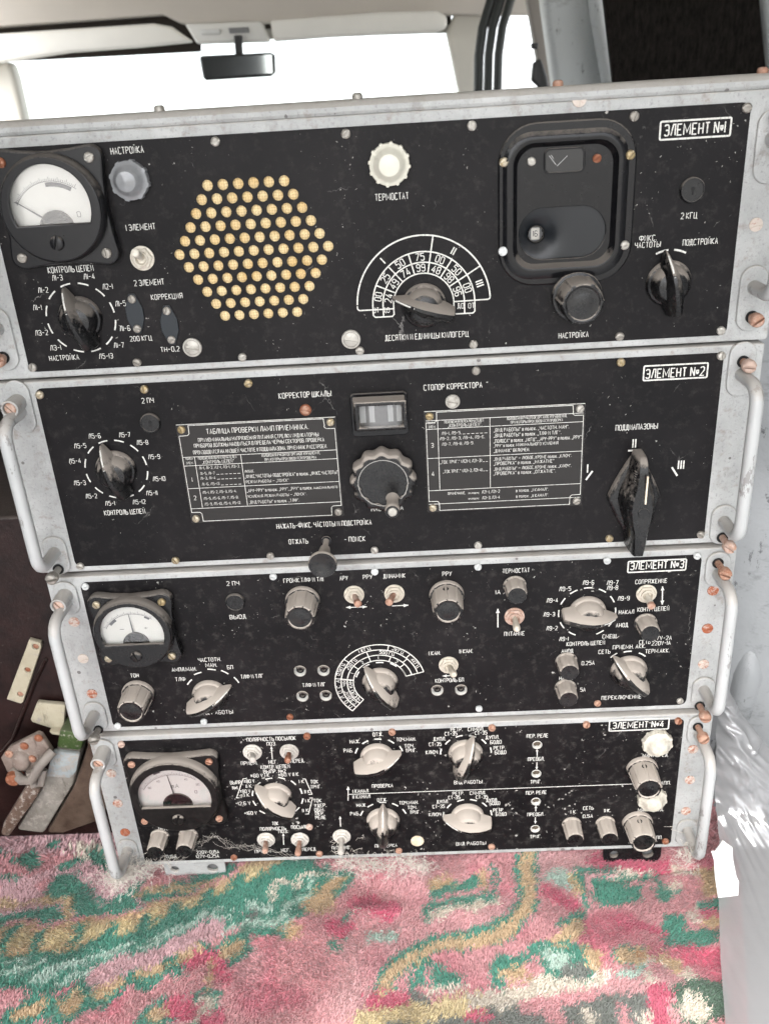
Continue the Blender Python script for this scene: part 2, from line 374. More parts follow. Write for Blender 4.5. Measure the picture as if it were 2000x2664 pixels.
def fluted(T, c, R0, H, m, n=10, name='fluted_knob', hole=False):
    def f():
        mb = MB(); mb.lathe([(R0, 0), (R0, 2.2), (R0*.97, 3.2), (R0*.90, 3.6)], 48)
        def fl(a, h):
            k = (a*n/(2*math.pi)) % 1; d = min(k, 1-k); return 1.0+(.055 if d < .09 else (.02 if d < .13 else 0))
        mb.lathe([(R0*.86, 3.3), (R0*.83, H*.55), (R0*.80, H-1.6), (R0*.76, H-.3), (R0*.71, H), (R0*.66, H-.2)], 120, fn=lambda a, h: fl(a, h) if h < H-.25 else 1.0, cap1=False)
        mb.lathe([(R0*.66, H-.2), (R0*.62, H-.7), (R0*.50, H-.8), (R0*.36, H-.5), (R0*.2, H-.15), (.01, H)], 48, cap0=False)
        return mb.mesh('fluted_knob', m, .5)
    o = T.part(name, cached(('fl', R0, H, m.name), f), (c[0], -.1, c[1]), random.uniform(0, 36))
    if hole:
        g = cached('sethole', lambda: MB().lathe([(2.0, 0), (2.0, .4), (1.5, .4), (1.5, .1), (0, .1)], 16).mesh('set_screw', [DARKHOLE]))
        sub('set_screw', g, o, (0, -9, R0*.84), euler=(R(-90), 0, 0))
        o.rotation_euler = (0, R(-4), 0)
    return o
def fusecap(T, c, R0, H, m):
    def f():
        mb = MB(); fl = lambda a, h: 1+.045*math.cos(10*a) if 1.5 < h < H-.8 else 1+.0*a
        mb.lathe([(R0*1.12, 0), (R0*1.12, 1.2), (R0*1.0, 1.6), (R0*.98, H*.5), (R0*.93, H-1), (R0*.86, H), (.01, H-.2)], 80, fn=fl, cap1=False)
        return mb.mesh('fuse_cap', m, .5)
    return T.part('fuse_cap', cached(('fuse', R0, H, m.name), f), (c[0], -.1, c[1]), random.uniform(0, 36))
def lampcap(T, c, R0, H, m, n=12, label=None):
    def f():
        mb = MB(); fl = lambda a, h: 1+(.07 if (h < H*.42 and abs(((a*n/(2*math.pi)) % 1)-.5) < .14) else 0)
        mb.lathe([(R0, 0), (R0, H*.30), (R0*.97, H*.40), (R0*.86, H*.45), (R0*.74, H*.55), (R0*.66, H*.75), (R0*.5, H*.92), (R0*.25, H*.99), (.01, H)], n*10, fn=fl, cap1=False)
        return mb.mesh('lamp_cap', m, .5)
    return T.part('lamp_cap', cached(('lamp', R0, H, m.name), f), (c[0], -.1, c[1]), 7, label)
def toggle(T, c, tip, mn, ml, mtip=None, R0=7.6, H=19):
    """tip is the panel position under the lever's end, H out of the panel"""
    def nut():
        mb = MB(); mb.lathe([(R0*.98, 0), (R0*.98, .8), (R0*.9, 1.0)], 36)
        mb.lathe([(R0*.9, .8), (R0*.9, 2.2), (R0*.82, 2.8), (R0*.62, 2.8), (R0*.60, 4.4), (R0*.52, 4.8), (R0*.46, 4.6), (R0*.40, 2.5), (0.01, 2.2)], 6*8, fn=lambda a, h: (math.cos(math.pi/6)/math.cos((a % (math.pi/3))-math.pi/6) if h <= 2.85 and h > .7 else 1), cap1=False)
        return mb.mesh('toggle_switch', mn, .5)
    o = T.part('toggle_switch', cached(('nut', R0, mn.name), nut), (c[0], -.1, c[1]), random.uniform(0, 60))
    o.rotation_euler = (0, 0, 0)
    v = Vector((tip[0]-c[0], -H, tip[1]-c[1])); b = Vector((v.x*.1, -2.3, v.z*.1)); L = [b+(v-b)*t for t in (0, .35, .75, .93, 1.0, 1.03)]
    mb = MB()
    if mtip: 
        mb.tube(L[:3], 1, 14, [1.7, 2.0, 2.5]); me = mb.mesh('lever', ml); sub('lever', me, o)
        mb2 = MB(); mb2.tube([b+(v-b)*t for t in (.74, .85, .95, 1.0, 1.03)], 1, 14, [2.52, 2.75, 2.7, 2.0, .8]); sub('lever_tip', mb2.mesh('lever_tip', mtip), o)
    else:
        mb.tube(L, 1, 14, [1.7, 2.0, 2.6, 2.6, 2.0, .8]); sub('lever', mb.mesh('lever', ml), o)
    return o
def keyjack(T, c, R0, m=None):
    def f():
        mb = MB(); mb.lathe([(R0, 0), (R0, 1.6), (R0*.93, 2.4), (R0*.86, 2.4), (R0*.84, 1.9), (.01, 1.9)], 36, cap1=False); return mb.mesh('key_socket', m or BK1, .5)
    o = T.part('key_socket', cached(('kj', R0), f), (c[0], -.1, c[1]))
    kh = cached('kh', lambda: MB().lathe([(1.25, 0), (1.25, .06)], 14, (0, .8)).box(-.55, .55, -.07, 0, -2.6, .4).mesh('keyhole', DARKHOLE, 0))
    sub('keyhole', kh, o, (0, -1.92, 0))
    return o
def jack(T, c, R0, m):
    def f():
        mb = MB(); mb.lathe([(R0, -.3), (R0, .5), (R0*.93, .7), (R0*.90, .4)], 28, cap0=False, cap1=False); mb.cur = 1
        mb.lathe([(R0*.90, .4), (R0*.84, -.6), (R0*.80, -3.5), (R0*.70, -3.7)], 28, cap0=False, cap1=False); mb.cur = 2; mb.lathe([(R0*.86, -4.2), (.01, -4.2)], 20, cap0=False, cap1=False)
        return mb.mesh('jack_socket', [BK3, m, DARKHOLE], .5)
    o = T.part('jack_socket', cached(('jk', R0, m.name), f), (c[0], -.05, c[1]))
    pin = cached(('jp', R0), lambda: MB().lathe([(R0*.60, -4.0), (R0*.58, -1.1), (R0*.50, -.7), (R0*.30, -.8), (R0*.28, -3), (.01, -3)], 18, cap1=False).mesh('socket_core', bakelite(.3)))
    sub('socket_core', pin, o); return o
def meter(T, c, W0, H0, R0, msc, bk, dialcol, needle, win, unit):
    """square bezel with concave sides, round cover, D-shaped window"""
    o_l = []
    for q in range(4):
        sx, sz = ((1, 1), (-1, 1), (-1, -1), (1, -1))[q]
        cxx, czz = sx*(W0-7.5), sz*(H0-7.5); o_l += [(cxx+7.5*math.cos(R(a)), czz+7.5*math.sin(R(a))) for a in np.linspace(q*90-8, q*90+98, 9)]
        nx = ((-1, 1), (-1, -1), (1, -1), (1, 1))[q]; a, b = o_l[-1], None
        if q == 0: mids = [(W0*k, H0-2.4*(1-k*k*2)) for k in (.45, .0, -.45)]
        elif q == 1: mids = [(-W0+2.4*(1-k*k*2), H0*k) for k in (.45, 0, -.45)]
        elif q == 2: mids = [(W0*k, -H0+2.4*(1-k*k*2)) for k in (-.45, 0, .45)]
        else: mids = [(W0-2.4*(1-k*k*2), H0*k) for k in (-.45, 0, .45)]
        o_l += mids
    body = plate('meter', o_l, [], -7.5, 7.4, bk, 1.3)
    o = T.part('meter', body, (c[0], 0, c[1]))
    fr = plate('cover', circ((0, 0), R0*.95, 64), [win], -15.0, 3.0, bk, .8)
    cyl = MB().lathe([(R0, 7.3), (R0, 10.5), (R0*.985, 12.2), (R0*.95, 13.6), (R0*.93, 13.9), (R0*.90, 13.0), (R0*.90, 8)], 72, cap0=False, cap1=False)
    sub('cover_ring', cyl.mesh('cover_ring', bk, .6), o); sub('cover', fr, o)
    dm = MB().prism(circ((0, 0), R0*.9, 40), -8.6, -8.0); dm.cur = 0
    sub('dial', dm.mesh('dial', dialcol, 0), o)
    ink = Ink(-8.7); zc = -R0*.30; rr = R0*.80
    for k in range(41):
        a = 148-2.9*k*.8; r1 = rr; r2 = rr*(1.10 if k % 5 == 0 else 1.06)
        ink.line([(r1*math.cos(R(a)), zc+r1*math.sin(R(a))), (r2*math.cos(R(a)), zc+r2*math.sin(R(a)))], .28)
    ink.line(arc((0, zc), rr, 150, 52, 30), .3)
    if unit == 1: ink.line(arc((0, zc), rr*.93, 96, 58, 14), 2.4); ink.textc('0', (R0*.45, zc+5.5), 3.2, 2, 0, .1)
    if unit == 3: ink.line(arc((0, zc), rr*.96, 138, 122, 6), 2.2); ink.line(arc((0, zc), rr*.96, 66, 56, 4), 1.4); ink.textc('-', (-R0*.3, 2.2), 3, 3); ink.textc('+', (R0*.3, 2.4), 3, 2.6)
    if unit == 4:
        ink.line(arc((0, zc), rr*1.16, 116, 106, 4), 1.8); ink.line(arc((0, zc), rr*1.16, 72, 60, 4), 1.8); ink.textc('mA', (0, 7), 4.0, 6.2, 0, .12); ink.textc('0', (R0*.44, .2), 3, 1.8, 0, .12)
        for tx, a in (('80', 140), ('40', 118), ('40', 68), ('80', 45)): ink.textc(tx, (rr*.90*math.cos(R(a)), zc+rr*.90*math.sin(R(a))), 2.2, 2.4, 0, .12)
    sub('dial_scale', ink.mb.mesh('dial_scale', INKB, 0), o)
    hb = MB().prism(arc((0, zc-1.5), R0*.33, 0, 180, 24), -10, -8.6); sub('needle_cover', hb.mesh('needle_cover', bakelite(.3), .6), o)
    a = R(needle); nd = MB().rings([[(r*math.cos(a)+w*math.sin(a), -10.4+q, zc+r*math.sin(a)-w*math.cos(a)) for w, q in ((-ww, 0), (ww, 0), (ww, .3), (-ww, .3))] for r, ww in ((R0*.30, .5), (rr*1.05, .16))])
    sub('needle', nd.mesh('needle', INKB, 0), o)
    gl = MB().prism(circ((0, 0), R0*.89, 48), -12.6, -12.2); sub('glass', gl.mesh('glass', GLASS, 0), o)
    zs = -R0*.60
    sub('zero_screw', screw_mesh(4.2 if unit != 4 else 5, 2.6, bk, .5), o, (0, -14.6, zs), random.uniform(60, 110))
    ik = Ink(-15.05); ik.line(arc((0, zs), 6.2, 150, 30, 10), .5); sub('arrow_mark', ik.mb.mesh('arrow_mark', bakelite(.5), 0), o)
    for k, (sx, sz) in enumerate(((1, 1), (-1, 1), (-1, -1), (1, -1))):
        sub('screw', screw_mesh(2.9, 2.2, msc[k], .5), o, (sx*(W0-7), -7.4, sz*(H0-7)), random.uniform(0, 180))
    return o
INKB = plain('black dial ink', (.03, .03, .035), .6)
BK1 = bakelite(.35); BK2 = bakelite(.62); BK3 = bakelite(.95); BK4 = bakelite(1.0)
DIAL = plain('yellowed dial card', (.52, .51, .47), .5, 0, .06, 40)

# ------------------------------------------------------------------ radio units
TOPS = (0.0, -143.2, -287.1, -430.4); BOT = (-132.1, -274.2, -416.5, -559.1)
PW = 220.0
def unit(i, label):
    zt, zb = TOPS[i], BOT[i]
    T = Thing('radio_unit', label, 'radio unit', (0, 0, zb-4.4), 'stacked radio units')
    ft = zt+(4.7 if i else 5.5); fb = zb-4.3; xe = (246, 245, 244, 242)[i]
    # cast front frame, open behind the panel
    fm = plate('front_frame', rrect(-xe, xe, fb, (ft if i else 6.2), 2, 3), [rrect(-PW+5, PW-5, zb+5, zt-5, 3, 3)], .6, 10.4, SILV, 1.0)
    fo = T.part('front_frame', fm)
    if i == 0:
        prof = [(1.2, 6.0), (-.6, 6.5), (-1.6, 8.0), (-1.4, 10.5), (.5, 12.8), (3.5, 14.0), (12, 14.2), (12, 5.6), (2, 5.6)]
        sub('top_lip', MB().rings([[(x, y, z) for y, z in prof] for x in (-xe, -120, 0, 120, xe)]).mesh('top_lip', SILV, .5), fo, tuple(-(T.loc)*0))
        fo.children[0].location = (0, 0, 0)
    T.part('chassis', MB().box(-228, 228, 11.2, 330, fb+1.5, (13.4 if i == 0 else ft-1.2)).mesh('chassis', CHASSIS, .6, 1.5))
    return T
def bosses(T, x, zs):
    for z, ln in zs:
        me = cached(('boss', ln), lambda: plate('handle_boss', rrect(-8.5, 8.5, -ln/2, ln/2, 8.4, 8), [], -1.6, 2.2, BOSS, .9))
        T.part('handle_boss', me, (x, 0, z))
def handle(T, x, z1, z2, out=30, r=4.2, lean=0):
    k = 11; pts = [(x, 4, z1), (x, -6, z1), (x, -out+k, z1)]
    pts += [(x+lean*.5*(1-math.cos(R(a))), -out+k-k*math.sin(R(a)), z1-k+k*math.cos(R(a))) for a in (22, 45, 68, 90)]
    for t in (.25, .5, .75): pts.append((x+lean, -out, z1-k+(z2-z1+2*k)*t))
    pts += [(x+lean*.5*(1+math.sin(R(a-0))*0+1*math.cos(R(a))), -out+k-k*math.cos(R(a)), z2+k-k*math.sin(R(a))) for a in (0, 22, 45, 68, 90)]
    pts += [(x, -6, z2), (x, 4, z2)]
    mb = MB().tube(pts, r, 18); T.part('handle', mb.mesh('handle', HANDM, 1.2))
def handmat(t, b):
    p = coords(t); n1 = noise(t, p, 30, 5, .6); n2 = noise(t, p, 420, 4, .7); n3 = noise(t, coords(t, (60, 60, 22)), 1.0, 6, .75)
    c = mix(t, n1, (.35, .36, .355), (.46, .465, .46)); c = mix(t, ramp(t, n3, (.575, 0.0), (.60, .7)), c, (.17, .16, .15))
    g = dustfac(t, .5, p); c = mix(t, g, c, DUST); t.links.new(c, b.inputs['Base Color']); b.inputs['Roughness'].default_value = .38; bump(t, b, n2, .12, .0005)
HANDM = mat('grey handle enamel', handmat)

# ================= unit 1
T1 = unit(0, 'topmost radio unit with round speaker grille, white meter at left and ЭЛЕМЕНТ №1 plate')
zt, zb = TOPS[0], BOT[0]
spk = []
ca = (-113.0, -64.2); cb = (-23.0, -65.6); spx = (cb[0]-ca[0])/10; mx = (ca[0]+cb[0])/2; mz = (ca[1]+cb[1])/2
za = (-67.7, -25.1); zc_ = (-68.8, -101.5); spz = (za[1]-zc_[1])/10
for k in range(-5, 6):
    n = 11-abs(k)
    for j in range(n): spk.append((mx+(j-(n-1)/2)*spx, mz+k*spz))
pk = [(91.1, -77.8), (90.7, -48.5), (141.4, -51.4), (142.4, -81.2)]
pout = rrect(-PW, PW, zb, zt, 5, 5)
recx0, recx1, recz1, recz0 = (85.1, -43.8)[0], (149.3, -47.5)[0], (116.0, -12.3)[1], (118.2, -86.7)[1]
fp = T1.part('front_panel', plate('front_panel', pout, [circ(p, 3.15, 20) for p in spk]+[rrect(recx0+3, recx1-3, recz0+3, recz1-3, 12, 6)], 0, 1.4, panel_mat(1, 1.0, .10), .3))
def cloth(t, b):
    p = coords(t); w1 = N(t, 'ShaderNodeTexWave', Scale=190.0, Distortion=1.5); w1.bands_direction = 'X'; w2 = N(t, 'ShaderNodeTexWave', Scale=190.0, Distortion=1.5); w2.bands_direction = 'Z'
    t.links.new(p, w1.inputs['Vector']); t.links.new(p, w2.inputs['Vector'])
    k = mth(t, 'MULTIPLY', w1.outputs['Fac'], w2.outputs['Fac']); n = noise(t, p, 60, 4)
    c = mix(t, ramp(t, k, (.02, .40), (.10, 0.0)), mix(t, ramp(t, n, (.3, 0.0), (.7, 1.0)), (.72, .49, .21), (.84, .68, .40)), (.26, .15, .05))
    t.links.new(c, b.inputs['Base Color']); b.inputs['Roughness'].default_value = .75; bump(t, b, k, .4, .0006)
T1.part('speaker_cloth', MB().box(mx-56, mx+56, 2.6, 3.2, mz-48, mz+48).mesh('speaker_cloth', mat('tan speaker cloth', cloth), 0))
I = Ink()
I.text('НАСТРОЙКА', (-143.3, -4.8), (-124.4, -5.4), 3.7)
I.text('I ЭЛЕМЕНТ', (-142.2, -47.3), (-124.8, -47.8), 3.5)
I.text('2 ЭЛЕМЕНТ', (-143.2, -79.9), (-124.9, -80.3), 3.5)
I.text('КОРРЕКЦИЯ', (-134.2, -88.9), (-115.0, -89.4), 3.3)
I.text('200 КГЦ', (-151.9, -113.9), (-138.2, -114.4), 3.2)
I.text('ТН-0,2', (-133.8, -121.9), (-122.0, -122.1), 3.2)
I.text('КОНТРОЛЬ ЦЕПЕЙ', (-194.3, -69.2), (-166.5, -69.8), 3.7)
for tx, a, b in (('ЛI-3', (-192.7, -74.1), (-186.5, -74.3)), ('ЛI-4', (-173.3, -74.4), (-166.7, -74.6)), ('ЛI-2', (-203.0, -81.1), (-196.9, -81.1)), ('Л2-I', (-162.9, -81.2), (-156.9, -81.1)), ('ЛI-I', (-208.5, -91.5), (-203.3, -91.4)), ('ЛI-5', (-157.0, -91.9), (-150.7, -91.8)),
  ('Л3-2', (-210.7, -107.1), (-202.8, -107.3)), ('ЛI-6', (-157.1, -107.3), (-150.8, -107.3)), ('Л3-I', (-203.4, -117.1), (-196.7, -117.2)), ('ЛI-7', (-162.9, -117.7), (-156.5, -117.7)), ('НАСТРОЙКА', (-205.4, -123.5), (-186.6, -124.1)), ('Л5-I3', (-173.6, -124.2), (-164.9, -124.2))): I.text(tx, a, b, 3.3)
kc = (-180.1, -99.4); I.ticks(kc, (-185.6, -78.7), 12, -30, 6.6, .9)
I.text('ТЕРМОСТАТ', (6.9, -38.6), (26.3, -39.0), 3.8)
I.text('ДЕСЯТКИ И ЕДИНИЦЫ КИЛОГЕРЦ', (8.1, -121.9), (59.9, -122.9), 3.6)
I0 = I; I = Ink()
fc = (32.8, -102.3); F4 = (40.8, 31.3, 25.0, 18.5)
bl = (-0.5, -109.0)[1]; br_ = (65.5, -109.6)[1]
I.line(arc(fc, F4[0], 3, 178, 48), .9)
for r in F4[1:]: I.line(arc(fc, r, 1, 180, 40), .8)
cor = arc((fc[0]-F4[0]+1.5, fc[1]-.5), 1.5, 180, 270, 4)
I.line([(fc[0]-F4[0], fc[1]+.8)]+cor+[(fc[0]-F4[3], fc[1]-2.0)], .8)
I.line([(fc[0]+F4[0], fc[1]+2.6), (fc[0]+F4[0]-.3, fc[1]+1.2), (fc[0]+F4[0]-1.4, fc[1]+.6), (fc[0]+F4[3], fc[1]+.3)], .8)
for sg, zz in ((-1, bl), (1, br_)):
    I.line([(fc[0]+sg*F4[1], fc[1]), (fc[0]+sg*F4[1], zz+1.2), (fc[0]+sg*(F4[1]-1.2), zz), (fc[0]+sg*(F4[3]+1.2), zz), (fc[0]+sg*F4[3], zz+1.2), (fc[0]+sg*F4[3], fc[1])], .8)
    I.line([(fc[0]+sg*F4[2], fc[1]), (fc[0]+sg*F4[2], zz)], .8)
def ray_(c, a, r0, r1): return [(c[0]+r0*math.cos(R(a)), c[1]+r0*math.sin(R(a))), (c[0]+r1*math.cos(R(a)), c[1]+r1*math.sin(R(a)))]
divs = (156, 131, 105, 80, 55, 31)
for a in divs: I.line(ray_(fc, a, F4[3], F4[1]), .8)
for a in (80, 31): I.line(ray_(fc, a, F4[1], F4[0]), .8)
cells = (168, 143.5, 118, 92.5, 67.5, 43, 17)
for a, o_, i_ in zip(cells, ('00', '25', '50', '75', '00', '50', '00'), ('24', '49', '74', '99', '48', '98', '96')):
    for tx, r in ((o_, 28.2), (i_, 21.8)): I.textc(tx, (fc[0]+r*math.cos(R(a)), fc[1]+r*math.sin(R(a))), 4.4, 5.0, a-90, .13)
for tx, a, w in (('I', 131, .5), ('II', 58, 1.6), ('III', 17, 3.2)):
    r = 36; cc = (fc[0]+r*math.cos(R(a)), fc[1]+r*math.sin(R(a))); u = (-math.sin(R(a)), math.cos(R(a))); v = (math.cos(R(a)), math.sin(R(a))); n = len(tx)
    for k in range(n):
        q = (k-(n-1)/2)*1.5; I.line([(cc[0]+u[0]*q-v[0]*2.2, cc[1]+u[1]*q-v[1]*2.2), (cc[0]+u[0]*q+v[0]*2.2, cc[1]+u[1]*q+v[1]*2.2)], .75)
I.text('ОТ', (1.6, -104.7), (5.1, -104.7), 3.2); I.text('ДО', (7.8, -104.9), (11.5, -105.0), 3.2); I.text('ДО', (53.6, -104.8), (57.3, -104.8), 3.2); I.text('ОТ', (60.2, -104.9), (63.8, -105.0), 3.2)
sub('tuning_scale', I.mesh('tuning_scale'), fp); I = I0
I.boxline((170.2, -7.6), (209.6, -7.3), (209.8, -16.8), (170.1, -17.0), 1.0); I.text('ЭЛЕМЕНТ №I', (172.7, -12.1), (206.5, -12.1), 6.0, bold=.135)
I.text('2 КГЦ', (185.9, -59.2), (195.2, -59.2), 3.5); I.text('ФИКС.', (162.4, -70.7), (172.3, -70.7), 3.3); I.text('ЧАСТОТЫ', (160.0, -74.4), (175.0, -74.7), 3.3); I.text('ПОДСТРОЙКА', (188.3, -74.5), (208.7, -74.6), 3.5); I.text('НАСТРОЙКА', (116.1, -126.7), (134.4, -126.9), 3.5)
k3 = (181.4, -97.8); I.tick_at(k3, ((176.3, -78.9), (187.1, -79.1)), 7.5, 1.1)
sub('lettering', I.mesh('lettering'), fp)
mc = (-179.5, -33.8)
winU = arc((0, 1.5), 23.3, -24, 204, 40)
meter(T1, mc, 32.5, 33.5, 30.5, (STEEL, RUST, STEEL, STEEL), bakelite(.2, (.008, .008, .009), .28, .3), DIAL, 146, winU, 1)
clear = glass_mat('clear plastic lamp lens', (.86, .88, .88), .16, .08)
lampcap(T1, (-134.5, -21.2), 11.0, 12, plain('smoky clear plastic', (.22, .225, .23), .12, 0, .35, 120), 8, 'clear grey plastic lamp lens')
lampcap(T1, (16.1, -21.1), 11.6, 12, plain('ivory lamp lens', (.62, .60, .51), .35, 0, .04), 12, 'ivory white lamp lens')
toggle(T1, (-135.5, -65.5), (-135.9, -60.0), OLDW, OLDW, None, 7.4, 13)
pointer(T1, kc, (-185.6, -78.7), BK1); pointer(T1, (33.0, -103.3), (11.8, -96.0), BK2); pointer(T1, k3, (177.4, -79.6), BK2)
fluted(T1, (126.2, -102.8), 15.3, 22, BK2, 6)
for p, q in (((-145.3, -89.3), (-146.3, -107.6)), ((-125.5, -97.6), (-125.5, -115.7))):
    c = ((p[0]+q[0])/2, (p[1]+q[1])/2); hl = abs(p[1]-q[1])/2+3.2
    me = cached('diam', lambda: plate('cover_plate', [(-1.8, hl), (1.8, hl), (2.9, hl-2.4), (5.4, 3.5), (5.4, -3.5), (2.9, -hl+2.4), (1.8, -hl), (-1.8, -hl), (-2.9, -hl+2.4), (-5.4, -3.5), (-5.4, 3.5), (-2.9, hl-2.4)], [], -1.4, 1.4, bakelite(.12, (.016, .020, .024), .5), .4))
    o = T1.part('cover_plate', me, (c[0], 0, c[1]))
    for k in (1, -1): sub('screw', screw_mesh(2.5, 1.8, STEEL), o, (0, -1.3, k*(hl-3.2)), random.uniform(0, 180))
screws(T1, [(-82.4, -3.4), (-217.3, -128.9), (-150.0, -129.2), (-82.8, -129.5), (-7.7, -3.6), (63.8, -3.4), (-8.4, -129.3), (62.9, -129.2), (154.9, -3.7), (217.5, -3.0), (153.8, -129.1), (216.2, -128.9)], 2.7, 2.3, STEEL)
def disc_screw(T, p, r, m):
    ring = cached(('dring', r), lambda: MB().lathe([(r*1.3, 0), (r*1.3, 1.2), (r*1.2, 1.6), (r*1.05, 1.6), (r*1.04, .3)], 32, cap1=False).mesh('fastener', m))
    o = T.part('fastener', ring, (p[0], -.05, p[1])); sub('screw', screw_mesh(r, 1.6, m, 0), o, (0, 0, 0), -12)
disc_screw(T1, (-113.5, -121.5), 4.6, STEEL); disc_screw(T1, (-13.4, -121.8), 4.6, STEEL)
keyjack(T1, (190.9, -45.0), 7.2)
# pressed window frame with its sunk tray
bx0, bx1, bz1, bz0 = (78.5, -43.5)[0], (157.6, -47.9)[0], (115.7, -3.6)[1], (118.4, -94.6)[1]
def dish():
    ring = lambda x0, x1, z0, z1, r, y: [(a, y, b) for a, b in rrect(x0, x1, z0, z1, r, 8)]
    mb = MB(); mb.rings([ring(bx0, bx1, bz0, bz1, 22, -.1), ring(bx0, bx1, bz0, bz1, 22, -1.2), ring(bx0+.8, bx1-.8, bz0+.8, bz1-.8, 21, -1.7), ring(recx0-4, recx1+4, recz0-4, recz1+4, 17, -1.7),
        ring(recx0-2, recx1+2, recz0-2, recz1+2, 15, -2.8), ring(recx0, recx1, recz0, recz1, 13, -3.4), ring(recx0+2, recx1-2, recz0+2, recz1-2, 12, -3.0), ring(recx0+3.2, recx1-3.2, recz0+3.2, recz1-3.2, 11.5, -1.0), ring(recx0+5, recx1-5, recz0+5, recz1-5, 10.5, 1.0)], False, False)
    return mb.mesh('scale_frame', BK2B, .5)
BK2B = bakelite(.26, (.0045, .0046, .0055), .18, .26)
sf = T1.part('scale_frame', dish())
px0, px1, pz1, pz0 = (91.0, -63.8)[0], (142.2, -66.6)[0], (116.1, -50.2)[1], (116.9, -79.8)[1]; hp = (pz1-pz0)/2
sub('tray', plate('tray', rrect(recx0+4, recx1-4, recz0+4, recz1-4, 11, 6), [rrect(px0, px1, pz0, pz1, hp-.2, 12)], .6, 1.6, BK2B, .4), sf)
mb = MB(); cxp, czp = (102.1, -66.0); gx, gz = 44, 28
def pd(x, z):
    d = math.hypot(x-cxp, z-czp); base = 1.8+3.2*max(0, 1-(x-px0)/(px1-px0))+6.5*math.exp(-(d/9.5)**2); e = 1.0
    return base
vs = [(px0-1+(px1-px0+2)*i/gx, 0, pz0-1+(pz1-pz0+2)*j/gz) for j in range(gz+1) for i in range(gx+1)]
vs = [(x, pd(x, z), z) for x, y, z in vs]
fs = [(j*(gx+1)+i, j*(gx+1)+i+1, (j+1)*(gx+1)+i+1, (j+1)*(gx+1)+i) for j in range(gz) for i in range(gx) if math.hypot(vs[j*(gx+1)+i][0]+.8-cxp, vs[j*(gx+1)+i][2]+.8-czp) > 4.6]
sub('pocket', mb.add(vs, fs).mesh('pocket', bakelite(.02, (.0095, .011, .013), .30, .3), 1.2), sf)
sub('hole_lip', MB().lathe([(5.2, -7.6), (4.8, -7.3), (4.5, -8.0), (4.5, -13)], 28, (cxp, czp), cap0=False, cap1=False).mesh('hole_lip', bakelite(.1), .6), sf)
sub('counter_wheel', MB().box(cxp-2.6, cxp+2.6, 11, 13, czp-3.6, czp+3.6).mesh('counter_wheel', plain('counter wheel', (.42, .40, .36), .5), .5, .4), sf)
ik = Ink(10.9); ik.textc('I6', (cxp, czp), 3.4, 2.4, 0, .14); sub('counter_number', ik.mb.mesh('counter_number', INKB, 0), sf)
wa, wb = (104.8, -17.7), (128.5, -31.8)
sub('small_window', plate('small_window', rrect(wa[0], wb[0], wb[1], wa[1], 3.5, 5), [rrect(wa[0]+1.2, wb[0]-1.2, wb[1]+1.2, wa[1]-1.2, 2.6, 5)], -.3, 1.2, BK2B, .4), sf)
sub('window_pane', MB().prism(rrect(wa[0]+1, wb[0]-1, wb[1]+1, wa[1]-1, 2.5, 5), .1, .4).mesh('window_pane', plain('smoked window pane', (.008, .0085, .009), .12, 0, .6, 300), 0), sf)
ik = Ink(.05)
for k, (a, b) in enumerate((((107.8, -21.7), (111.9, -26.9)), ((112.4, -27.6), (118.2, -22.3)), ((108.8, -21.4), (110.4, -23.5)))): ik.line([a, b], .3)
sub('window_scratch', ik.mb.mesh('window_scratch', plain('scratch', (.4, .4, .39), .6), 0), sf)
for p, m in (((153.6, -23.7), BRASS), ((81.7, -23.5), BRASS), ((153.2, -73.7), STEEL), ((81.1, -73.2), WHITEP)): sub('screw', screw_mesh(2.7, 2.3, m), sf, (p[0], -1.6, p[1]), random.uniform(0, 180))
for p, m in (((97.7, -24.2), STEEL), ((135.2, -24.7), RUST)): sub('screw', screw_mesh(2.5, 2.0, m), sf, (p[0], .6, p[1]), random.uniform(0, 180))
# lid screws, flange screws, handles
for p in ((-113.3, 11.3), (-0.1, 12.0), (112.9, 13.2), (226.5, 14.6)):
    o = T1.part('lid_screw', screw_mesh(3.0, 3.2, PINK if p[0] > 0 else STEEL), (p[0], 6.5, 14), 0); o.rotation_euler = (R(-90), random.uniform(0, 3), 0)
    o.rotation_euler = (R(-90), 0, 0)
FLAT = lambda T, pts, m: screws(T, pts, 4.0, .9, m, .55, 'flange_screw', 0)
FLAT(T1, [(230.6, -34.1), (230.4, -66.6), (230.5, -98.9), (-230.4, -97.9)], SPOT); FLAT(T1, [(124.0, 6.7)], SPOT)
hz = (233.8, -118.0)
bosses(T1, 233, ((-110, 40), (-24, 40))); bosses(T1, -233, ((-110, 40), (-24, 40)))
for x in (233, -233): handle(T1, x, -20, -103, 32)
big_screw(T1, (233.5, -121), 9, PINK, 35); big_screw(T1, (-233.5, -121), 9, PINK, 20); big_screw(T1, (233.5, -8), 9, STEEL, 60)

